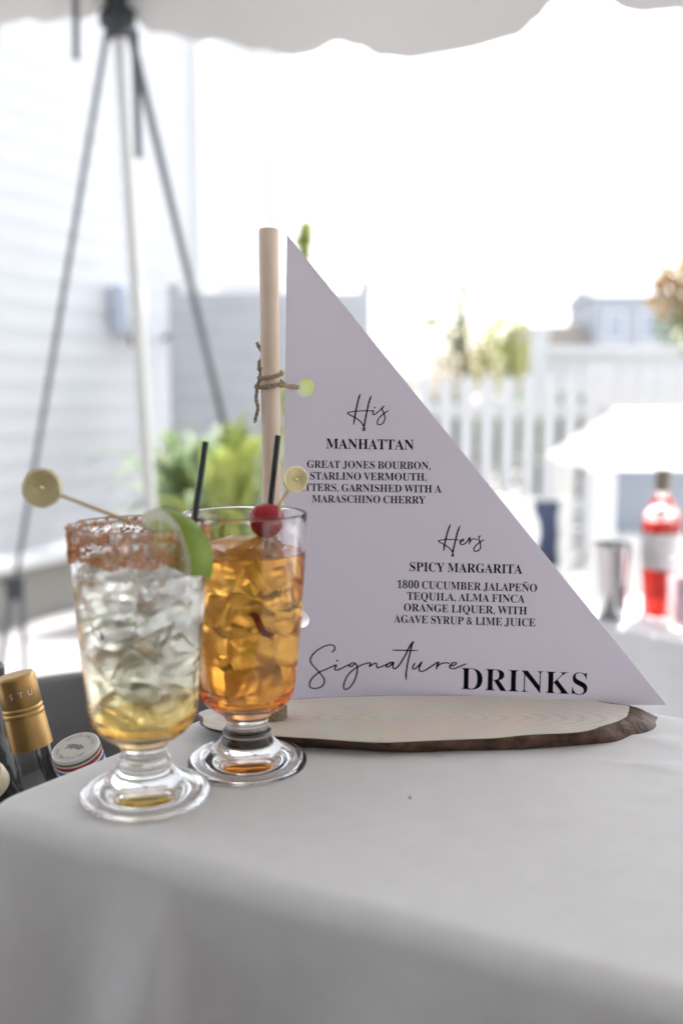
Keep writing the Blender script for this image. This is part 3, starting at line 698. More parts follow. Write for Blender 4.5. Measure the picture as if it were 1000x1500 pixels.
for kz in range(nz + 1):
    f = kz / nz; zz = SLT * (1 - f)
    row = []
    for i in range(n):
        a = 2 * PI * i / n
        rgh = .0026 * noise.noise(Vector((math.cos(a) * 9, math.sin(a) * 9, f * 2.5))) + .0009 * noise.noise(Vector((math.cos(a) * 40, math.sin(a) * 40, f * 5)))
        p_ = rimpt(a, 1., zz, shv * f); d_ = Vector((math.cos(a) * ux.x, math.sin(a), 0))
        row.append(b.verts.new(p_ + (p_ - cen).normalized() * (rgh * math.sin(PI * min(1, f * 1.4 + .1)) + .0012 * math.sin(PI * f))))
    rows.append(row)
for u, v in zip(rows, rows[1:]):
    for i in range(n): j = (i + 1) % n; b.faces.new((u[i], u[j], v[j], v[i]))
inn = [b.verts.new(rimpt(2 * PI * i / n, .985, SLT - .0002)) for i in range(n)]
for i in range(n): j = (i + 1) % n; b.faces.new((rows[0][i], rows[0][j], inn[j], inn[i]))
b.faces.new(rows[-1])
M['bark'] = mat('brown_bark', (.03, .014, .008), .55, var=(.16, .08, .045), scale=110, bump=1., bscale=130, detail=8)
obj('bark', b, M['bark'], sl_, angle=60)
# mast
mb = onz(402, 1052, TOP + SLT) - org; mt = at(393.5, 336, .672) - org
mb.z = SLT
b = BM(); pr = .0064; nseg = 28; dm = (mt - mb); lm = dm.length
lathe(b, [(0, 0), (pr, 0)] + [(pr * (1 + .012 * math.sin(k)), lm * k / 20) for k in range(1, 20)] + [(pr, lm - .001), (pr - .0006, lm), (0, lm)], 32, Matrix.Translation(mb) @ frame_to(dm))
obj('mast', b, M['dowel'], sign)
# sail
SLP = at(413, 1036, .728); SRP = at(975, 1032, .688)
su = Vector((SRP.x - SLP.x, SRP.y - SLP.y, 0)).normalized(); sn = Vector((su.y, -su.x, 0))      # sn faces the camera
if sn.y > 0: sn = -sn
S0 = Vector((SLP.x, SLP.y, TOP))
def uv(px, py):
    r = ray(px, py); k = (S0 - CAM).dot(sn) / r.dot(sn); p = CAM + r * k - S0
    return Vector((p.dot(su), p.z))
def hole(px, py, rad): c = uv(px, py); return [(c.x + rad * math.cos(2 * PI * i / 40), c.y + rad * math.sin(2 * PI * i / 40)) for i in range(40)]
cu = bpy.data.curves.new('s', 'CURVE'); cu.dimensions = '2D'; cu.fill_mode = 'BOTH'; cu.extrude = .0009
bl = uv(413, 1036); bl.y = max(bl.y, .0012)
tri = [bl, uv(700, 1033), uv(975, 1032), uv(420.5, 344), ]
for pts in (tri, hole(448, 568, .0066), hole(440.5, 907, .0066)):
    sp = cu.splines.new('POLY'); sp.points.add(len(pts) - 1); sp.use_cyclic_u = True
    for q, p_ in zip(sp.points, pts): q.co = (p_[0], p_[1], 0, 1)
co_ = bpy.data.objects.new('s', cu); COL.objects.link(co_)
me = bpy.data.meshes.new_from_object(co_.evaluated_get(bpy.context.evaluated_depsgraph_get())); bpy.data.objects.remove(co_)
SM = Matrix(((su.x, 0, sn.x, 0), (su.y, 0, sn.y, 0), (0, 1, 0, 0), (0, 0, 0, 1)))              # (u, v, out) -> world axes
SM = Matrix.Translation(S0 - org) @ SM
b = BM(); b.from_mesh(me); 
sail = obj('sail', b, M['card'], sign, smooth=False); sail.matrix_local = SM
OUT = .0010
def serif(s):
    o = ''
    for c in s:
        if 'A' <= c <= 'Z': o += chr(0x1D400 + ord(c) - 65)
        elif '0' <= c <= '9': o += chr(0x1D7CE + ord(c) - 48)
        else: o += c
    return o
def text_bm(s, off):
    c = bpy.data.curves.new('t', 'FONT'); c.body = serif(s); c.offset = off; c.size = 1; c.space_word = .85
    o = bpy.data.objects.new('t', c); COL.objects.link(o)
    me = bpy.data.meshes.new_from_object(o.evaluated_get(bpy.context.evaluated_depsgraph_get()))
    COL.objects.unlink(o); bpy.data.objects.remove(o)
    b = BM(); b.from_mesh(me); return b
def xext(b): xs = [v.co.x for v in b.verts]; return min(xs), max(xs)
def text_line(s, lx, ly, rx, ry, cap, off=-.004, right_only=None):
    b = text_bm(s.replace('Ñ', 'N'), off)
    if 'Ñ' in s:
        i = s.index('Ñ'); x1 = xext(text_bm(s[:i + 1].replace('Ñ', 'N'), off))[1]; x0 = x1 - .68
        pts = catmull([(x0 + .14, .75, 0), (x0 + .25, .82, 0), (x0 + .38, .775, 0), (x0 + .50, .83, 0)], 6)
        lo, hi = [b.verts.new(p_ + Vector((0, -.035, 0))) for p_ in pts], [b.verts.new(p_ + Vector((0, .035, 0))) for p_ in pts]
        for k in range(len(pts) - 1): b.faces.new((lo[k], lo[k + 1], hi[k + 1], hi[k]))
    a, c = xext(b); P, Q = uv(lx, ly), uv(rx, ry); T = uv(lx, ly - cap)
    sx = (Q - P).length / (c - a); sy = (T - P).length / .655
    d = (Q - P).normalized(); e = Vector((-d.y, d.x))
    for v in b.verts:
        q = P + d * ((v.co.x - a) * sx) + e * (v.co.y * sy)
        v.co = Vector((q.x, q.y, OUT))
    return b
LINES = {'his_recipe': [('MANHATTAN', 477.8, 656.8, 605.8, 658.9, 14.0), ('GREAT JONES BOURBON,', 450, 685, 630.3, 687.4, 10.4), ('STARLINO VERMOUTH,', 454.3, 702.1, 624.4, 704, 10.4),
                        ('BITTERS, GARNISHED WITH A', 431.5, 718.6, 646.4, 721.6, 10.4), ('MARASCHINO CHERRY', 457.2, 735.6, 623, 737.6, 10.4)],
         'hers_recipe': [('SPICY MARGARITA', 599.9, 836.1, 764.3, 840.2, 12.6), ('1800 CUCUMBER JALAPEÑO', 581.5, 860.9, 785.7, 866.5, 10.8), ('TEQUILA, ALMA FINCA', 596, 878, 767.8, 882.6, 10.8),
                         ('ORANGE LIQUER, WITH', 591.2, 894.7, 771.2, 899.9, 10.8), ('AGAVE SYRUP & LIME JUICE', 576.9, 911.5, 783.4, 917.2, 10.8)],
         'drinks_title': [('DRINKS', 674.4, 1009, 859, 1017.4, 30.5)]}
for nm, ls in LINES.items():
    b = BM()
    for l in ls:
        b2 = text_line(*l, off=(-.0075 if nm == 'drinks_title' else .001)); tmp = bpy.data.meshes.new('x'); b2.to_mesh(tmp); b2.free(); b.from_mesh(tmp)
    obj(nm, b, M['ink'], sail, smooth=False, recalc=False)
def ribbon(b, pts, off, sc, wd, lift):
    """pts in zoomed photo pixels; off = photo corner of that zoom, sc = its scale; wd = pen width in photo pixels"""
    P = [uv(off[0] + x / sc, off[1] + y / sc) for x, y in pts]
    P = catmull([(p_.x, p_.y, 0) for p_ in P], 7) if len(P) > 2 else [Vector((p_.x, p_.y, 0)) for p_ in P]
    wd = wd * .000475 * .5; L_, R_ = [], []; nP = len(P)
    for i, p_ in enumerate(P):
        d = P[min(i + 1, nP - 1)] - P[max(i - 1, 0)]
        if d.length < 1e-9: d = Vector((1, 0, 0))
        d.normalize(); nrm = Vector((-d.y, d.x, 0)); e = min(1, .55 + .45 * min(i, nP - 1 - i) / 3) * wd * (.88 + .24 * abs(d.y))
        L_.append(b.verts.new(p_ + nrm * e + Vector((0, 0, OUT + lift)))); R_.append(b.verts.new(p_ - nrm * e + Vector((0, 0, OUT + lift))))
    for i in range(nP - 1): b.faces.new((L_[i], L_[i + 1], R_[i + 1], R_[i]))
def dot(b, x, y, off, sc, r_, lift):
    c = uv(off[0] + x / sc, off[1] + y / sc); r_ *= .000475
    b.faces.new([b.verts.new((c.x + r_ * math.cos(k * PI / 8), c.y + r_ * 1.2 * math.sin(k * PI / 8), OUT + lift)) for k in range(16)])
z1, o1 = 7.692, (445, 930); o2 = (560, 930)
b = BM()
ribbon(b, [(312, 195), (345, 165), (348, 130), (325, 112), (285, 110), (220, 130), (140, 180), (90, 235), (75, 285), (95, 330), (140, 380), (190, 435), (228, 490), (232, 530), (205, 575), (150, 597), (100, 597), (68, 575), (68, 535), (100, 480), (170, 420), (260, 380), (345, 342), (368, 338), (352, 372), (358, 393), (400, 385), (470, 350), (520, 325)], o1, z1, 2.15, 0)
dot(b, 378, 285, o1, z1, 1.5, .00002)
ribbon(b, [(590, 332), (572, 312), (545, 313), (518, 333), (512, 352), (540, 350), (572, 325), (592, 330), (603, 370), (595, 440), (565, 520), (520, 585), (475, 610), (450, 590), (455, 540), (490, 460), (550, 395), (620, 350), (700, 318), (752, 313), (738, 352), (785, 322), (815, 316), (820, 340), (830, 365), (870, 355), (940, 325), (1000, 304)], o1, z1, 2.1, .00003)
ribbon(b, [(125, 303), (95, 305), (55, 330), (45, 355), (70, 355), (108, 325), (126, 305), (118, 345), (125, 375), (155, 370), (200, 320), (260, 220), (310, 120), (350, 72), (332, 110), (310, 200), (285, 310), (268, 420), (265, 503)], o2, z1, 2.2, .00006)
ribbon(b, [(108, 167), (250, 170), (402, 172)], o2, z1, 2.2, .00009)
ribbon(b, [(370, 310), (345, 350), (342, 378), (370, 375), (410, 340), (443, 302), (420, 350), (412, 388), (430, 407), (480, 395), (550, 350), (630, 302), (612, 345), (608, 386)], o2, z1, 2.1, .00012)
ribbon(b, [(608, 365), (640, 330), (690, 312), (735, 312), (755, 320)], o2, z1, 2.0, .00015)
ribbon(b, [(760, 350), (808, 336), (830, 315), (805, 305), (775, 325), (757, 350), (768, 373), (810, 375), (870, 350), (950, 318)], o2, z1, 2.0, .00018)
obj('signature_script', b, M['ink'], sail, smooth=False, recalc=False)
b = BM(); o3, z3 = (500, 570), 12.5
ribbon(b, [(345, 85), (310, 200), (262, 420), (222, 655)], o3, z3, 2.2, 0)
ribbon(b, [(545, 115), (500, 260), (465, 420), (430, 600), (412, 700)], o3, z3, 2.2, .00003)
ribbon(b, [(412, 690), (432, 735), (412, 760), (393, 742), (410, 700), (385, 640), (330, 575), (240, 515), (118, 447), (160, 420), (300, 402), (470, 396), (590, 398), (572, 430), (580, 463), (612, 462), (680, 410), (740, 350), (780, 308), (745, 352), (757, 400), (785, 470), (795, 540), (765, 615), (710, 650), (665, 640), (657, 600), (690, 530), (770, 450), (865, 388)], o3, z3, 1.75, .00006)
dot(b, 612, 338, o3, z3, 1.2, .00009)
obj('his_script', b, M['ink'], sail, smooth=False, recalc=False)
b = BM(); o4 = (635, 760)
ribbon(b, [(305, 95), (255, 230), (205, 430), (178, 590)], o4, z3, 2.2, 0)
ribbon(b, [(478, 120), (430, 260), (395, 400), (360, 550), (345, 645)], o4, z3, 2.2, .00003)
ribbon(b, [(345, 640), (362, 662), (345, 684), (332, 665), (346, 630), (330, 580), (270, 520), (180, 460), (87, 408), (130, 386), (240, 376), (370, 376), (470, 388)], o4, z3, 1.7, .00006)
ribbon(b, [(482, 420), (530, 400), (548, 377), (525, 369), (492, 395), (482, 440), (510, 468), (555, 458), (610, 410), (660, 337), (655, 400), (650, 465)], o4, z3, 1.75, .00009)
ribbon(b, [(655, 430), (690, 377), (730, 362), (800, 382)], o4, z3, 1.6, .00012)
ribbon(b, [(860, 300), (827, 330), (827, 380), (850, 450), (855, 520), (825, 570), (770, 592), (737, 575), (737, 535), (775, 480), (840, 425), (925, 372)], o4, z3, 1.75, .00015)
obj('hers_script', b, M['ink'], sail, smooth=False, recalc=False)
# twine tied round the mast and through the holes of the sail
def twisted(b, pts, rad=.0009, strands=2, pitch=.006, n=5):
    P = catmull(pts, 10); acc = 0; paths = [[] for _ in range(strands)]; pv = P[0]
    for i, p_ in enumerate(P):
        acc += (p_ - pv).length; pv = p_
        d = (P[min(i + 1, len(P) - 1)] - P[max(i - 1, 0)]).normalized(); a = d.orthogonal().normalized(); c = d.cross(a)
        for k in range(strands):
            th = acc / pitch * 2 * PI + 2 * PI * k / strands
            paths[k].append(p_ + (a * math.cos(th) + c * math.sin(th)) * rad * .7)
    for q in paths: tube(b, q, rad, 6)
def mast_at(z): f = (z - mb.z) / (mt.z - mb.z); return mb.lerp(mt, f)
def twine_at(px, py_m, hx, hy, tails):
    b = BM()
    h = uv(hx, hy); hp = S0 - org + su * h.x + Vector((0, 0, h.y))
    zz = (at(395, py_m, .64) - org).z; c = mast_at(zz); rr_ = pr + .0012
    loop = [c + Vector((rr_ * math.cos(a), rr_ * math.sin(a), .0012 * math.sin(a * 1) + .0004 * k)) for k, a in enumerate([R(200 + 24 * k) for k in range(31)])]
    twisted(b, loop)
    left_in = hp - su * .0066
    twisted(b, [c + Vector((-rr_ * .7, -rr_ * .8, 0)), c + Vector((0, -rr_ - .0004, .0004)), c + Vector((rr_, -rr_ * .5, .0012)), left_in.lerp(c + Vector((rr_, 0, 0)), .5) + sn * .003, left_in + sn * .002, left_in - sn * .003])
    twisted(b, [c + Vector((rr_ * .6, rr_, 0)), left_in.lerp(c, .5) + Vector((0, 0, .001)) + sn * .001, left_in + sn * .0016 + Vector((0, 0, .001)), left_in - sn * .002])
    kn = c + Vector((-rr_ - .001, -.002, 0))
    bmesh.ops.create_icosphere(b, subdivisions=2, radius=.0022, matrix=Matrix.Translation(kn))
    kn2 = c + Vector((rr_ + .001, -.002, .0015)); bmesh.ops.create_icosphere(b, subdivisions=2, radius=.0019, matrix=Matrix.Translation(kn2))
    if tails:
        twisted(b, [kn, kn + Vector((-.0008, -.001, -.008)), kn + Vector((.0004, -.002, -.014)), kn + Vector((-.0014, -.001, -.021)), kn + Vector((-.0016, 0, -.0235))], .0008)
        twisted(b, [kn, kn + Vector((.0022, .001, .008)), kn + Vector((.0010, .004, .015)), kn + Vector((.0032, .006, .021)), kn + Vector((.0005, .004, .027)), kn + Vector((-.0002, .004, .029))], .0008)
    return b
obj('twine', twine_at(395, 566, 448, 568, True), M['twine'], sign)
b = BM(); c = mast_at(SLT); twisted(b, [c + Vector(((pr + .001) * math.cos(k * .6), (pr + .001) * math.sin(k * .6), .001 + .00016 * k)) for k in range(46)], .0009); obj('twine', b, M['twine'], sign)

# ------------------------------------------------------------------ glasses and drinks
GP1 = onz(213, 1168, TOP); GP2 = onz(362.5, 1121, TOP)
GP1.z = GP2.z = TOP + .0007
OUTER = [(0, .0030), (.026, .0026), (.031, .0010), (.0345, .0002), (.0362, .0008), (.0368, .0028), (.0358, .0050), (.0325, .0072), (.0275, .0090), (.0225, .0112), (.0188, .0140), (.0164, .0172), (.0151, .0192), (.0149, .0205), (.0152, .0217), (.0146, .0230), (.0133, .0246), (.0128, .0275), (.0133, .0300), (.0150, .0325), (.0183, .0352), (.0222, .0378), (.0257, .0408), (.0282, .0443), (.0297, .0485), (.0306, .0540), (.0318, .0670), (.0342, .0920), (.0363, .1250), (.0374, .1520)]
RIM = [(.0376, .1560), (.0374, .1572), (.0368, .1577), (.0361, .1572), (.0358, .1558)]
INNER = [(.0354, .150), (.0343, .125), (.0322, .092), (.0298, .067), (.0285, .0545), (.0273, .0495), (.0250, .0460), (.0215, .0436), (.016, .0422), (.008, .0416), (0, .0414)]
def dense(P, n=4):
    Q = catmull([(r_, 0, z_) for r_, z_ in P], n); return [(max(0, q.x), q.z) for q in Q]
def make_glass(loc, label, rotz):
    t = thing('cocktail_glass', label, 'glass', tuple(loc), rotz)
    b = BM(); prof = dense(OUTER) + dense(RIM, 3) + dense(INNER, 3); prof[0] = (0, .0030); prof[-1] = (0, .0414)
    lathe(b, prof, 96); obj('bowl_and_foot', b, M['glass'], t)
    return t
g1 = make_glass(GP1, 'footed glass with chilli salted rim, nearest the camera', 0)
g2_ = make_glass(GP2, 'footed glass with a clean rim behind the salted one', .3)
def inner_r(z_):
    P = sorted([(q, r_) for r_, q in INNER])
    for (a, ra), (c, rc) in zip(P, P[1:]):
        if a <= z_ <= c: return ra + (rc - ra) * (z_ - a) / (c - a)
    return P[-1][1]
def liquid(name, label, loc, level, m):
    b = BM(); prof = [(0, .0412)]
    zs = [.0418, .0426, .0438, .0458, .048, .052, .058, .067, .08, .092, .105, .115, .125, level - .002]
    for z_ in zs: prof.append((inner_r(z_) + .00025, z_ - .0002))
    prof += [(inner_r(level) + .00025, level + .0008), (inner_r(level) - .0012, level), (inner_r(level) * .6, level - .0003), (0, level - .0003)]
    lathe(b, prof, 96)
    return tag(obj(name, b, m, loc=loc), label, 'drink')
def liquid_mat(name, stops, absorb, dens):
    m = bpy.data.materials.new(name); m.use_nodes = True; n = m.node_tree; p = n.nodes['Principled BSDF']
    p.inputs['Transmission Weight'].default_value = 1; p.inputs['Roughness'].default_value = 0; p.inputs['IOR'].default_value = 1.33
    tc = n.nodes.new('ShaderNodeTexCoord'); sp = n.nodes.new('ShaderNodeSeparateXYZ'); n.links.new(tc.outputs['Object'], sp.inputs[0])
    nz_ = n.nodes.new('ShaderNodeTexNoise'); nz_.inputs['Scale'].default_value = 60; n.links.new(tc.outputs['Object'], nz_.inputs['Vector'])
    ad = n.nodes.new('ShaderNodeMath'); ad.operation = 'MULTIPLY_ADD'; ad.inputs[1].default_value = .022; n.links.new(nz_.outputs['Fac'], ad.inputs[0]); n.links.new(sp.outputs['Z'], ad.inputs[2])
    mr = n.nodes.new('ShaderNodeMapRange'); mr.inputs['From Min'].default_value = .04 + .011; mr.inputs['From Max'].default_value = .14 + .011; n.links.new(ad.outputs[0], mr.inputs['Value'])
    rp = n.nodes.new('ShaderNodeValToRGB'); el = rp.color_ramp.elements
    el[0].position = stops[0][0]; el[0].color = (*stops[0][1], 1); el[1].position = stops[-1][0]; el[1].color = (*stops[-1][1], 1)
    for ps, c in stops[1:-1]: e = el.new(ps); e.color = (*c, 1)
    n.links.new(mr.outputs[0], rp.inputs[0]); n.links.new(rp.outputs[0], p.inputs['Base Color'])
    if dens:
        va = n.nodes.new('ShaderNodeVolumeAbsorption'); va.inputs['Color'].default_value = (*absorb, 1); va.inputs['Density'].default_value = dens
        n.links.new(va.outputs[0], n.nodes['Material Output'].inputs['Volume'])
    return m
M['margarita'] = liquid_mat('pale_margarita', [(.04, (.88, .52, .10)), (.13, (.92, .66, .20)), (.24, (.95, .92, .66)), (.5, (.98, .98, .86)), (1, (.99, .99, .965))], (1, 1, 1), 0)
M['manhattan'] = liquid_mat('amber_manhattan', [(0, (.94, .40, .05)), (.28, (.96, .55, .11)), (.75, (.96, .60, .15)), (1, (.95, .48, .07))], (.93, .55, .12), 7)
liquid('margarita', 'pale margarita with an amber base in the salted glass', GP1, .131, M['margarita'])
liquid('manhattan', 'amber bourbon drink filling the clean rimmed glass', GP2, .1335, M['manhattan'])
def ice_mat(name, col, clear, rough, ior, bump):
    m = bpy.data.materials.new(name); m.use_nodes = True; n = m.node_tree; n.nodes.clear()
    out = n.nodes.new('ShaderNodeOutputMaterial'); mix = n.nodes.new('ShaderNodeMixShader')
    g = n.nodes.new('ShaderNodeBsdfPrincipled'); g.inputs['Transmission Weight'].default_value = 1; g.inputs['Roughness'].default_value = rough; g.inputs['IOR'].default_value = ior; g.inputs['Base Color'].default_value = (.99, .99, .99, 1)
    d = n.nodes.new('ShaderNodeMixShader'); d.inputs[0].default_value = .95
    a = n.nodes.new('ShaderNodeBsdfDiffuse'); a.inputs[0].default_value = (*col, 1); t_ = n.nodes.new('ShaderNodeBsdfTranslucent'); t_.inputs[0].default_value = (*col, 1)
    n.links.new(a.outputs[0], d.inputs[1]); n.links.new(t_.outputs[0], d.inputs[2])
    tc = n.nodes.new('ShaderNodeTexCoord'); tx = n.nodes.new('ShaderNodeTexNoise'); tx.inputs['Scale'].default_value = 70; tx.inputs['Detail'].default_value = 5; tx.inputs['Distortion'].default_value = 1.2
    gi = n.nodes.new('ShaderNodeNewGeometry')
    n.links.new(gi.outputs['Position'], tx.inputs['Vector'])
    rp = n.nodes.new('ShaderNodeValToRGB'); rp.color_ramp.elements[0].position = .48; rp.color_ramp.elements[1].position = .72
    rp.color_ramp.elements[0].color = (0, 0, 0, 1); rp.color_ramp.elements[1].color = (clear,) * 3 + (1,)
    n.links.new(tx.outputs['Fac'], rp.inputs[0]); n.links.new(rp.outputs[0], mix.inputs[0])
    b_ = n.nodes.new('ShaderNodeBump'); b_.inputs['Strength'].default_value = bump; b_.inputs['Distance'].default_value = .002; n.links.new(tx.outputs['Fac'], b_.inputs['Height'])
    for s_ in (g, a, t_): n.links.new(b_.outputs[0], s_.inputs['Normal'])
    n.links.new(g.outputs[0], mix.inputs[1]); n.links.new(d.outputs[0], mix.inputs[2]); n.links.new(mix.outputs[0], out.inputs[0])
    return m
M['ice_cloudy'] = ice_mat('cloudy_ice', (.995, .995, .985), .10, .35, 1.09, .0)
M['ice_amber'] = ice_mat('clear_ice', (.985, .96, .88), .12, .30, 1.09, .0)
def ice(rnd, size, irregular):
    b = BM(); pts = []
    for x in (-1, 1):
        for y in (-1, 1):
            for z_ in (-1, 1): pts.append(Vector((x, y, z_)) * .5 * size + Vector([rnd.uniform(-1, 1) * irregular * size for _ in range(3)]))
    for _ in range(3): pts.append(Vector([rnd.uniform(-.62, .62) * size for _ in range(3)]))
    vs_ = [b.verts.new(p_) for p_ in pts]
    r_ = bmesh.ops.convex_hull(b, input=vs_)
    bmesh.ops.delete(b, geom=[v for v in b.verts if not v.link_faces], context='VERTS')
    bmesh.ops.dissolve_limit(b, angle_limit=R(14), verts=b.verts, edges=b.edges)
    bmesh.ops.bevel(b, geom=b.edges[:], offset=size * .13, segments=2, affect='EDGES', profile=.5)
    return b
def fill_ice(base, seed, size, irr, layers, m, label, group, margin):
    rnd = random.Random(seed)
    for li, (z_, n_, rad) in enumerate(layers):
        a0 = rnd.uniform(0, 6.28)
        for k in range(n_):
            a = a0 + 2 * PI * k / n_ + rnd.uniform(-.12, .12); s_ = size * rnd.uniform(.85, 1.1)
            if n_ == 1: rr_ = rnd.uniform(0, .003)
            else: rr_ = rad
            b = ice(rnd, s_, irr)
            rot = Matrix.Rotation(rnd.uniform(0, 6.3), 4, Vector((rnd.gauss(0, 1), rnd.gauss(0, 1), rnd.gauss(0, 1))).normalized())
            bmesh.ops.transform(b, matrix=rot, verts=b.verts)
            c = Vector((rr_ * math.cos(a), rr_ * math.sin(a), z_ + rnd.uniform(-.003, .003)))
            for v in b.verts:                                   # keep the cube inside the bowl
                w_ = v.co + c; lim = inner_r(min(max(w_.z, .0425), .15)) - margin; q = math.hypot(w_.x, w_.y)
                if q > lim: w_.x *= lim / q; w_.y *= lim / q
                w_.z = max(w_.z, .0445 + .12 * max(0, math.hypot(w_.x, w_.y) - .012)); v.co = w_ - c
            o = obj('ice_cube', b, m, loc=Vector(base) + c, angle=25); tag(o, label, 'ice cube', group)
fill_ice(GP1, 5, .0225, .14, [(.055, 3, .0125), (.073, 4, .0175), (.092, 4, .0195), (.111, 5, .0210), (.127, 5, .0215), (.084, 1, 0), (.108, 1, 0), (.133, 2, .011)], M['ice_cloudy'], 'cracked cloudy ice cube packed in the pale margarita', 'ice in the margarita', .0012)
fill_ice(GP2, 12, .0245, .05, [(.056, 3, .0125), (.079, 4, .0175), (.102, 4, .0190), (.124, 4, .0205), (.090, 1, 0), (.128, 1, 0)], M['ice_amber'], 'clear square ice cube sunk in the amber drink', 'ice in the amber drink', .0012)
# chilli salt crust on the front glass
rnd = random.Random(9)
def grains(n_, zlo, zhi, rs, seed, pw=1.):
    rnd = random.Random(seed); b = BM()
    for _ in range(n_):
        a = rnd.uniform(0, 2 * PI); edge = zlo + .006 * noise.noise(Vector((math.cos(a) * 2.2, math.sin(a) * 2.2, seed))) + .003 * noise.noise(Vector((math.cos(a) * 9, math.sin(a) * 9, seed)))
        q = rnd.random() ** pw; z_ = edge + (zhi - edge) * q
        if noise.noise(Vector((math.cos(a) * 7, math.sin(a) * 7, z_ * 160))) < -.22 and rnd.random() < .8: continue
        r_ = .0367 + (z_ - .135) / .022 * .0010 + .0003 + rnd.uniform(0, .0011); s_ = rs * rnd.uniform(.5, 1.5)
        mm = Matrix.Translation((r_ * math.cos(a), r_ * math.sin(a), min(z_, .1578))) @ Matrix.Rotation(rnd.uniform(0, 6), 4, Vector((rnd.gauss(0, 1), rnd.gauss(0, 1), 1)).normalized()) @ Matrix.Diagonal((s_, s_ * rnd.uniform(.6, 1), s_ * rnd.uniform(.5, 1), 1))
        bmesh.ops.create_icosphere(b, subdivisions=1, radius=1, matrix=mm)
    return b
M['chilli'] = mat('chilli_salt', (.68, .18, .035), .6, var=(.80, .42, .16), scale=900)
M['salt'] = mat('pale_salt', (.75, .60, .48), .4, trans=.3, var=(.80, .72, .64), scale=900)
M['chilli_dark'] = mat('dark_chilli', (.26, .04, .015), .6)
sr = obj('salt_rim', grains(3800, .1390, .1570, .00066, 3, 1.3), M['chilli'], g1, smooth=False, recalc=False); tag(sr, 'coarse orange red chilli salt crust')
obj('salt_crystals', grains(450, .1390, .157, .0007, 5, .8), M['salt'], sr, smooth=False, recalc=False)
obj('chilli_flakes', grains(60, .1385, .150, .0008, 7), M['chilli_dark'], sr, smooth=False, recalc=False)

# straws
def straw(p, q, label, ext):
    p, q = Vector(p), Vector(q); d = (p - q).normalized(); bot = q - d * ext
    b = BM(); l = (p - bot).length; r_ = .0019
    lathe(b, [(r_, 0), (r_, l), (r_ * .82, l), (r_ * .82, 0), (r_, 0)], 20, Matrix.Translation(bot) @ frame_to(d))
    bmesh.ops.remove_doubles(b, verts=b.verts, dist=1e-6)
    return tag(obj('cocktail_straw', b, M['straw']), label, 'straw', 'black cocktail straws')
straw(at(301, 648, .580), at(284, 768, .566), 'black straw standing in the pale margarita behind the lime', .032)
straw(at(407, 638, .612), at(396, 738, .606), 'black straw standing in the amber drink behind the cherry', .032)

# lime wedge
LC = at(237, 826, .532); lr = .0285
n1 = Vector((-.75, -.66, 0)).normalized(); hx_ = Vector((.66, -.75, 0)).normalized(); zz = Vector((0, 0, 1))
axl = (hx_ * math.cos(R(128)) + zz * math.sin(R(128))); e1_ = (hx_ * math.cos(R(38)) + zz * math.sin(R(38))); e2_ = -n1
lime = thing('lime_wedge', 'green lime wedge perched on the salted rim', 'lime wedge', tuple(LC))
def lp(th, ph, r_): return axl * (r_ * math.cos(th) * 1.08) + (e1_ * math.cos(ph) + e2_ * math.sin(ph)) * (r_ * math.sin(th))
nth, nph = 28, 12; TH = R(132); PHm = R(46)
b = BM(); g = [[b.verts.new(lp(TH * i / nth, PHm * j / nph, lr)) for j in range(nph + 1)] for i in range(nth + 1)]
for i in range(nth):
    for j in range(nph):
        try: b.faces.new((g[i][j], g[i + 1][j], g[i + 1][j + 1], g[i][j + 1]))
        except ValueError: pass
bmesh.ops.remove_doubles(b, verts=b.verts, dist=1e-5)
M['lime_rind'] = mat('lime_rind', (.12, .19, .012), .5, var=(.18, .26, .02), spec=.3, scale=60, bump=.3, bscale=500)
obj('rind', b, M['lime_rind'], lime)
b = BM()
for j in (0, nph):
    c = b.verts.new((0, 0, 0)); q = [b.verts.new(lp(TH * i / nth, PHm * j / nph, lr * .998)) for i in range(nth + 1)]
    for i in range(nth): b.faces.new((c, q[i], q[i + 1]))
q = [b.verts.new(lp(TH, PHm * j / nph, lr * .998)) for j in range(nph + 1)]; c = b.verts.new((0, 0, 0))
for j in range(nph): b.faces.new((c, q[j], q[j + 1]))
m = bpy.data.materials.new('lime_flesh'); m.use_nodes = True; nn = m.node_tree; p = nn.nodes['Principled BSDF']; p.inputs['Roughness'].default_value = .3
p.inputs['Subsurface Weight'].default_value = .3; p.inputs['Subsurface Radius'].default_value = (.006, .006, .003)
tc = nn.nodes.new('ShaderNodeTexCoord'); ln = nn.nodes.new('ShaderNodeVectorMath'); ln.operation = 'LENGTH'; nn.links.new(tc.outputs['Object'], ln.inputs[0])
rp = nn.nodes.new('ShaderNodeValToRGB'); rp.color_ramp.elements[0].position = .0; rp.color_ramp.elements[0].color = (.64, .68, .30, 1); rp.color_ramp.elements[1].position = 1; rp.color_ramp.elements[1].color = (.80, .83, .60, 1)
e = rp.color_ramp.elements.new(.80); e.color = (.58, .66, .24, 1); e = rp.color_ramp.elements.new(.88); e.color = (.85, .87, .68, 1)
def dotn(vv):
    d_ = nn.nodes.new('ShaderNodeVectorMath'); d_.operation = 'DOT_PRODUCT'; d_.inputs[1].default_value = vv; nn.links.new(tc.outputs['Object'], d_.inputs[0]); return d_.outputs['Value']
at2 = nn.nodes.new('ShaderNodeMath'); at2.operation = 'ARCTAN2'; nn.links.new(dotn(axl), at2.inputs[1]); nn.links.new(dotn(e1_), at2.inputs[0])
pp = nn.nodes.new('ShaderNodeMath'); pp.operation = 'PINGPONG'; pp.inputs[1].default_value = .33; nn.links.new(at2.outputs[0], pp.inputs[0])
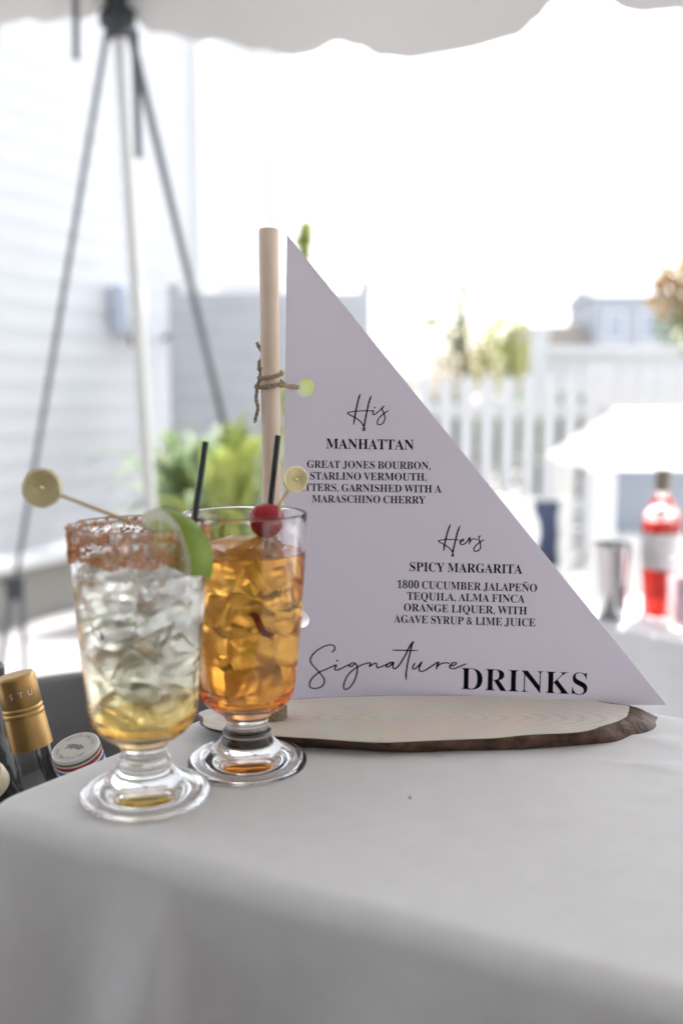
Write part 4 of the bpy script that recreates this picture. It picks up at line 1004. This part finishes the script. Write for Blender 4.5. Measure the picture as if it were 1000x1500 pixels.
mb2 = nn.nodes.new('ShaderNodeMapRange'); mb2.inputs['From Min'].default_value = .015; mb2.inputs['From Max'].default_value = .05; mb2.inputs['To Min'].default_value = 1; mb2.inputs['To Max'].default_value = 0; nn.links.new(pp.outputs[0], mb2.inputs['Value'])
mr = nn.nodes.new('ShaderNodeMath'); mr.operation = 'DIVIDE'; mr.inputs[1].default_value = lr; nn.links.new(ln.outputs['Value'], mr.inputs[0]); nn.links.new(mr.outputs[0], rp.inputs[0])
mxl = nn.nodes.new('ShaderNodeMixRGB'); mxl.inputs[2].default_value = (.88, .90, .74, 1); nn.links.new(mb2.outputs[0], mxl.inputs[0]); nn.links.new(rp.outputs[0], mxl.inputs[1]); nn.links.new(mxl.outputs[0], p.inputs['Base Color'])
vo = nn.nodes.new('ShaderNodeTexNoise'); vo.inputs['Scale'].default_value = 400; nn.links.new(tc.outputs['Object'], vo.inputs['Vector']); bp = nn.nodes.new('ShaderNodeBump'); bp.inputs['Strength'].default_value = .4; bp.inputs['Distance'].default_value = .001; nn.links.new(vo.outputs[0], bp.inputs['Height']); nn.links.new(bp.outputs[0], p.inputs['Normal'])
obj('flesh', b, m, lime, smooth=False)

# picks with coiled gold discs
def pick(disc_c, disc_r, nrm, tip, label, squash=1.):
    disc_c, tip = Vector(disc_c), Vector(tip); t = thing('cocktail_pick', label, 'cocktail pick', tuple(disc_c), group='gold disc picks')
    Mx = frame_to(nrm)
    b = BM(); prof = [(0, .0026), (disc_r * .09, .0024), (disc_r * .16, .0016), (disc_r * .19, .0002)]
    for k in range(4):
        a = disc_r * (.22 + .19 * k); prof += [(a, .0004), (a + disc_r * .05, .0016), (a + disc_r * .10, .0017), (a + disc_r * .16, .0004)]
    prof += [(disc_r, .0004), (disc_r, -.0005), (disc_r * .97, -.0009), (0, -.0009)]
    lathe(b, prof, 64, Mx)
    for v in b.verts:
        v.co *= 1 + .035 * noise.noise(v.co * 260)
    obj('disc', b, M['gold'], t)
    d = (tip - disc_c).normalized(); st_ = d * disc_r * .92
    b = BM(); tube(b, [st_, st_ + (tip - disc_c) * .5, tip - disc_c], [.0010, .0012, .0007], 10); obj('stick', b, M['bamboo'], t)
    return t
pick(at(62, 715, .525), .0105, (.12, -1, .10), at(243, 784, .532), 'gold disc pick jutting left from the lime wedge')
CHP = at(390, 762, .592)
pick(at(432.5, 702, .598), .0080, (.42, -1, .05), CHP + Vector((-.006, .002, -.012)), 'gold disc pick stuck in the red cherry')
# cherry
b = BM(); bmesh.ops.create_uvsphere(b, u_segments=40, v_segments=24, radius=.0108)
for v in b.verts:
    dz = v.co.z / .0108; rr_ = math.hypot(v.co.x, v.co.y)
    if dz > 0: v.co.z -= .0022 * math.exp(-(rr_ / .003) ** 2)
    v.co *= 1 + .02 * noise.noise(v.co * 150)
tag(obj('cherry', b, mat('maraschino_cherry', (.38, .004, .014), .14, var=(.28, .003, .01), scale=120), loc=CHP), 'glossy red cherry resting at the rim of the clean glass', 'cherry')
# orange twist in the amber drink
b = BM(); pts = []
rnd = random.Random(4); prevv = None
for i in range(30):
    f = i / 29; a = -1.5 + .8 * f; rad = .0235 + .003 * math.sin(f * 9); c = Vector((rad * math.cos(a), rad * math.sin(a), .100 - .012 * f + .004 * math.sin(f * 7))); tn = Vector((-math.sin(a), math.cos(a), -1.1)).normalized(); sd_ = tn.cross(Vector((math.cos(a), math.sin(a), 0))).normalized(); w_ = .0022 * math.sin(PI * (.1 + .85 * f))
    cur = [b.verts.new(c - sd_ * w_), b.verts.new(c + sd_ * w_)]
    if prevv: b.faces.new((prevv[0], prevv[1], cur[1], cur[0]))
    prevv = cur
bmesh.ops.solidify(b, geom=b.faces[:], thickness=.0012)
M['peel'] = mat('dark_orange_peel', (.55, .17, .02), .5, var=(.35, .08, .01), scale=160)
tag(obj('orange_twist', b, M['peel'], loc=GP2), 'dark orange peel twist sunk in the amber drink', 'orange peel')
# orange slice lying at the top of the amber drink
osl = thing('orange_slice', 'half slice of orange lying at the top of the amber drink', 'orange slice', (GP2.x - .006, GP2.y - .002, GP2.z + .1345)); osl.rotation_euler = (R(-14), R(-22), R(20))
def half_disc(b, r_, t_, z_=0):
    n_ = 24; lo = []; hi = []
    for i in range(n_ + 1):
        a = PI * i / n_; lo.append(b.verts.new((r_ * math.cos(a), r_ * math.sin(a) - .008, z_ - t_ / 2))); hi.append(b.verts.new((r_ * math.cos(a), r_ * math.sin(a) - .008, z_ + t_ / 2)))
    b.faces.new(hi); b.faces.new(lo[::-1])
    for i in range(n_ + 1): j = (i + 1) % (n_ + 1); b.faces.new((lo[i], lo[j], hi[j], hi[i]))
M['orange_flesh'] = mat('orange_flesh', (.80, .33, .03), .35, var=(.88, .45, .06), scale=300, bump=.4, bscale=500, sss=.2)
b = BM(); half_disc(b, .0245, .0044); obj('flesh', b, M['orange_flesh'], osl, angle=30)
b = BM(); tube(b, [(.0252 * math.cos(PI * i / 20), .0252 * math.sin(PI * i / 20) - .008, 0) for i in range(21)], .0024, 10, flat=.9); obj('rind', b, M['orange'], osl)
# crumb on the cloth
b = BM(); bmesh.ops.create_icosphere(b, subdivisions=2, radius=.0009)
for v in b.verts: v.co *= 1 + .3 * noise.noise(v.co * 1500)
tag(obj('crumb', b, mat('brown_crumb', (.40, .26, .17), .8), loc=onz(600, 1170, TOP) + Vector((0, 0, .0008))), 'tiny brown crumb on the white tablecloth', 'crumb')
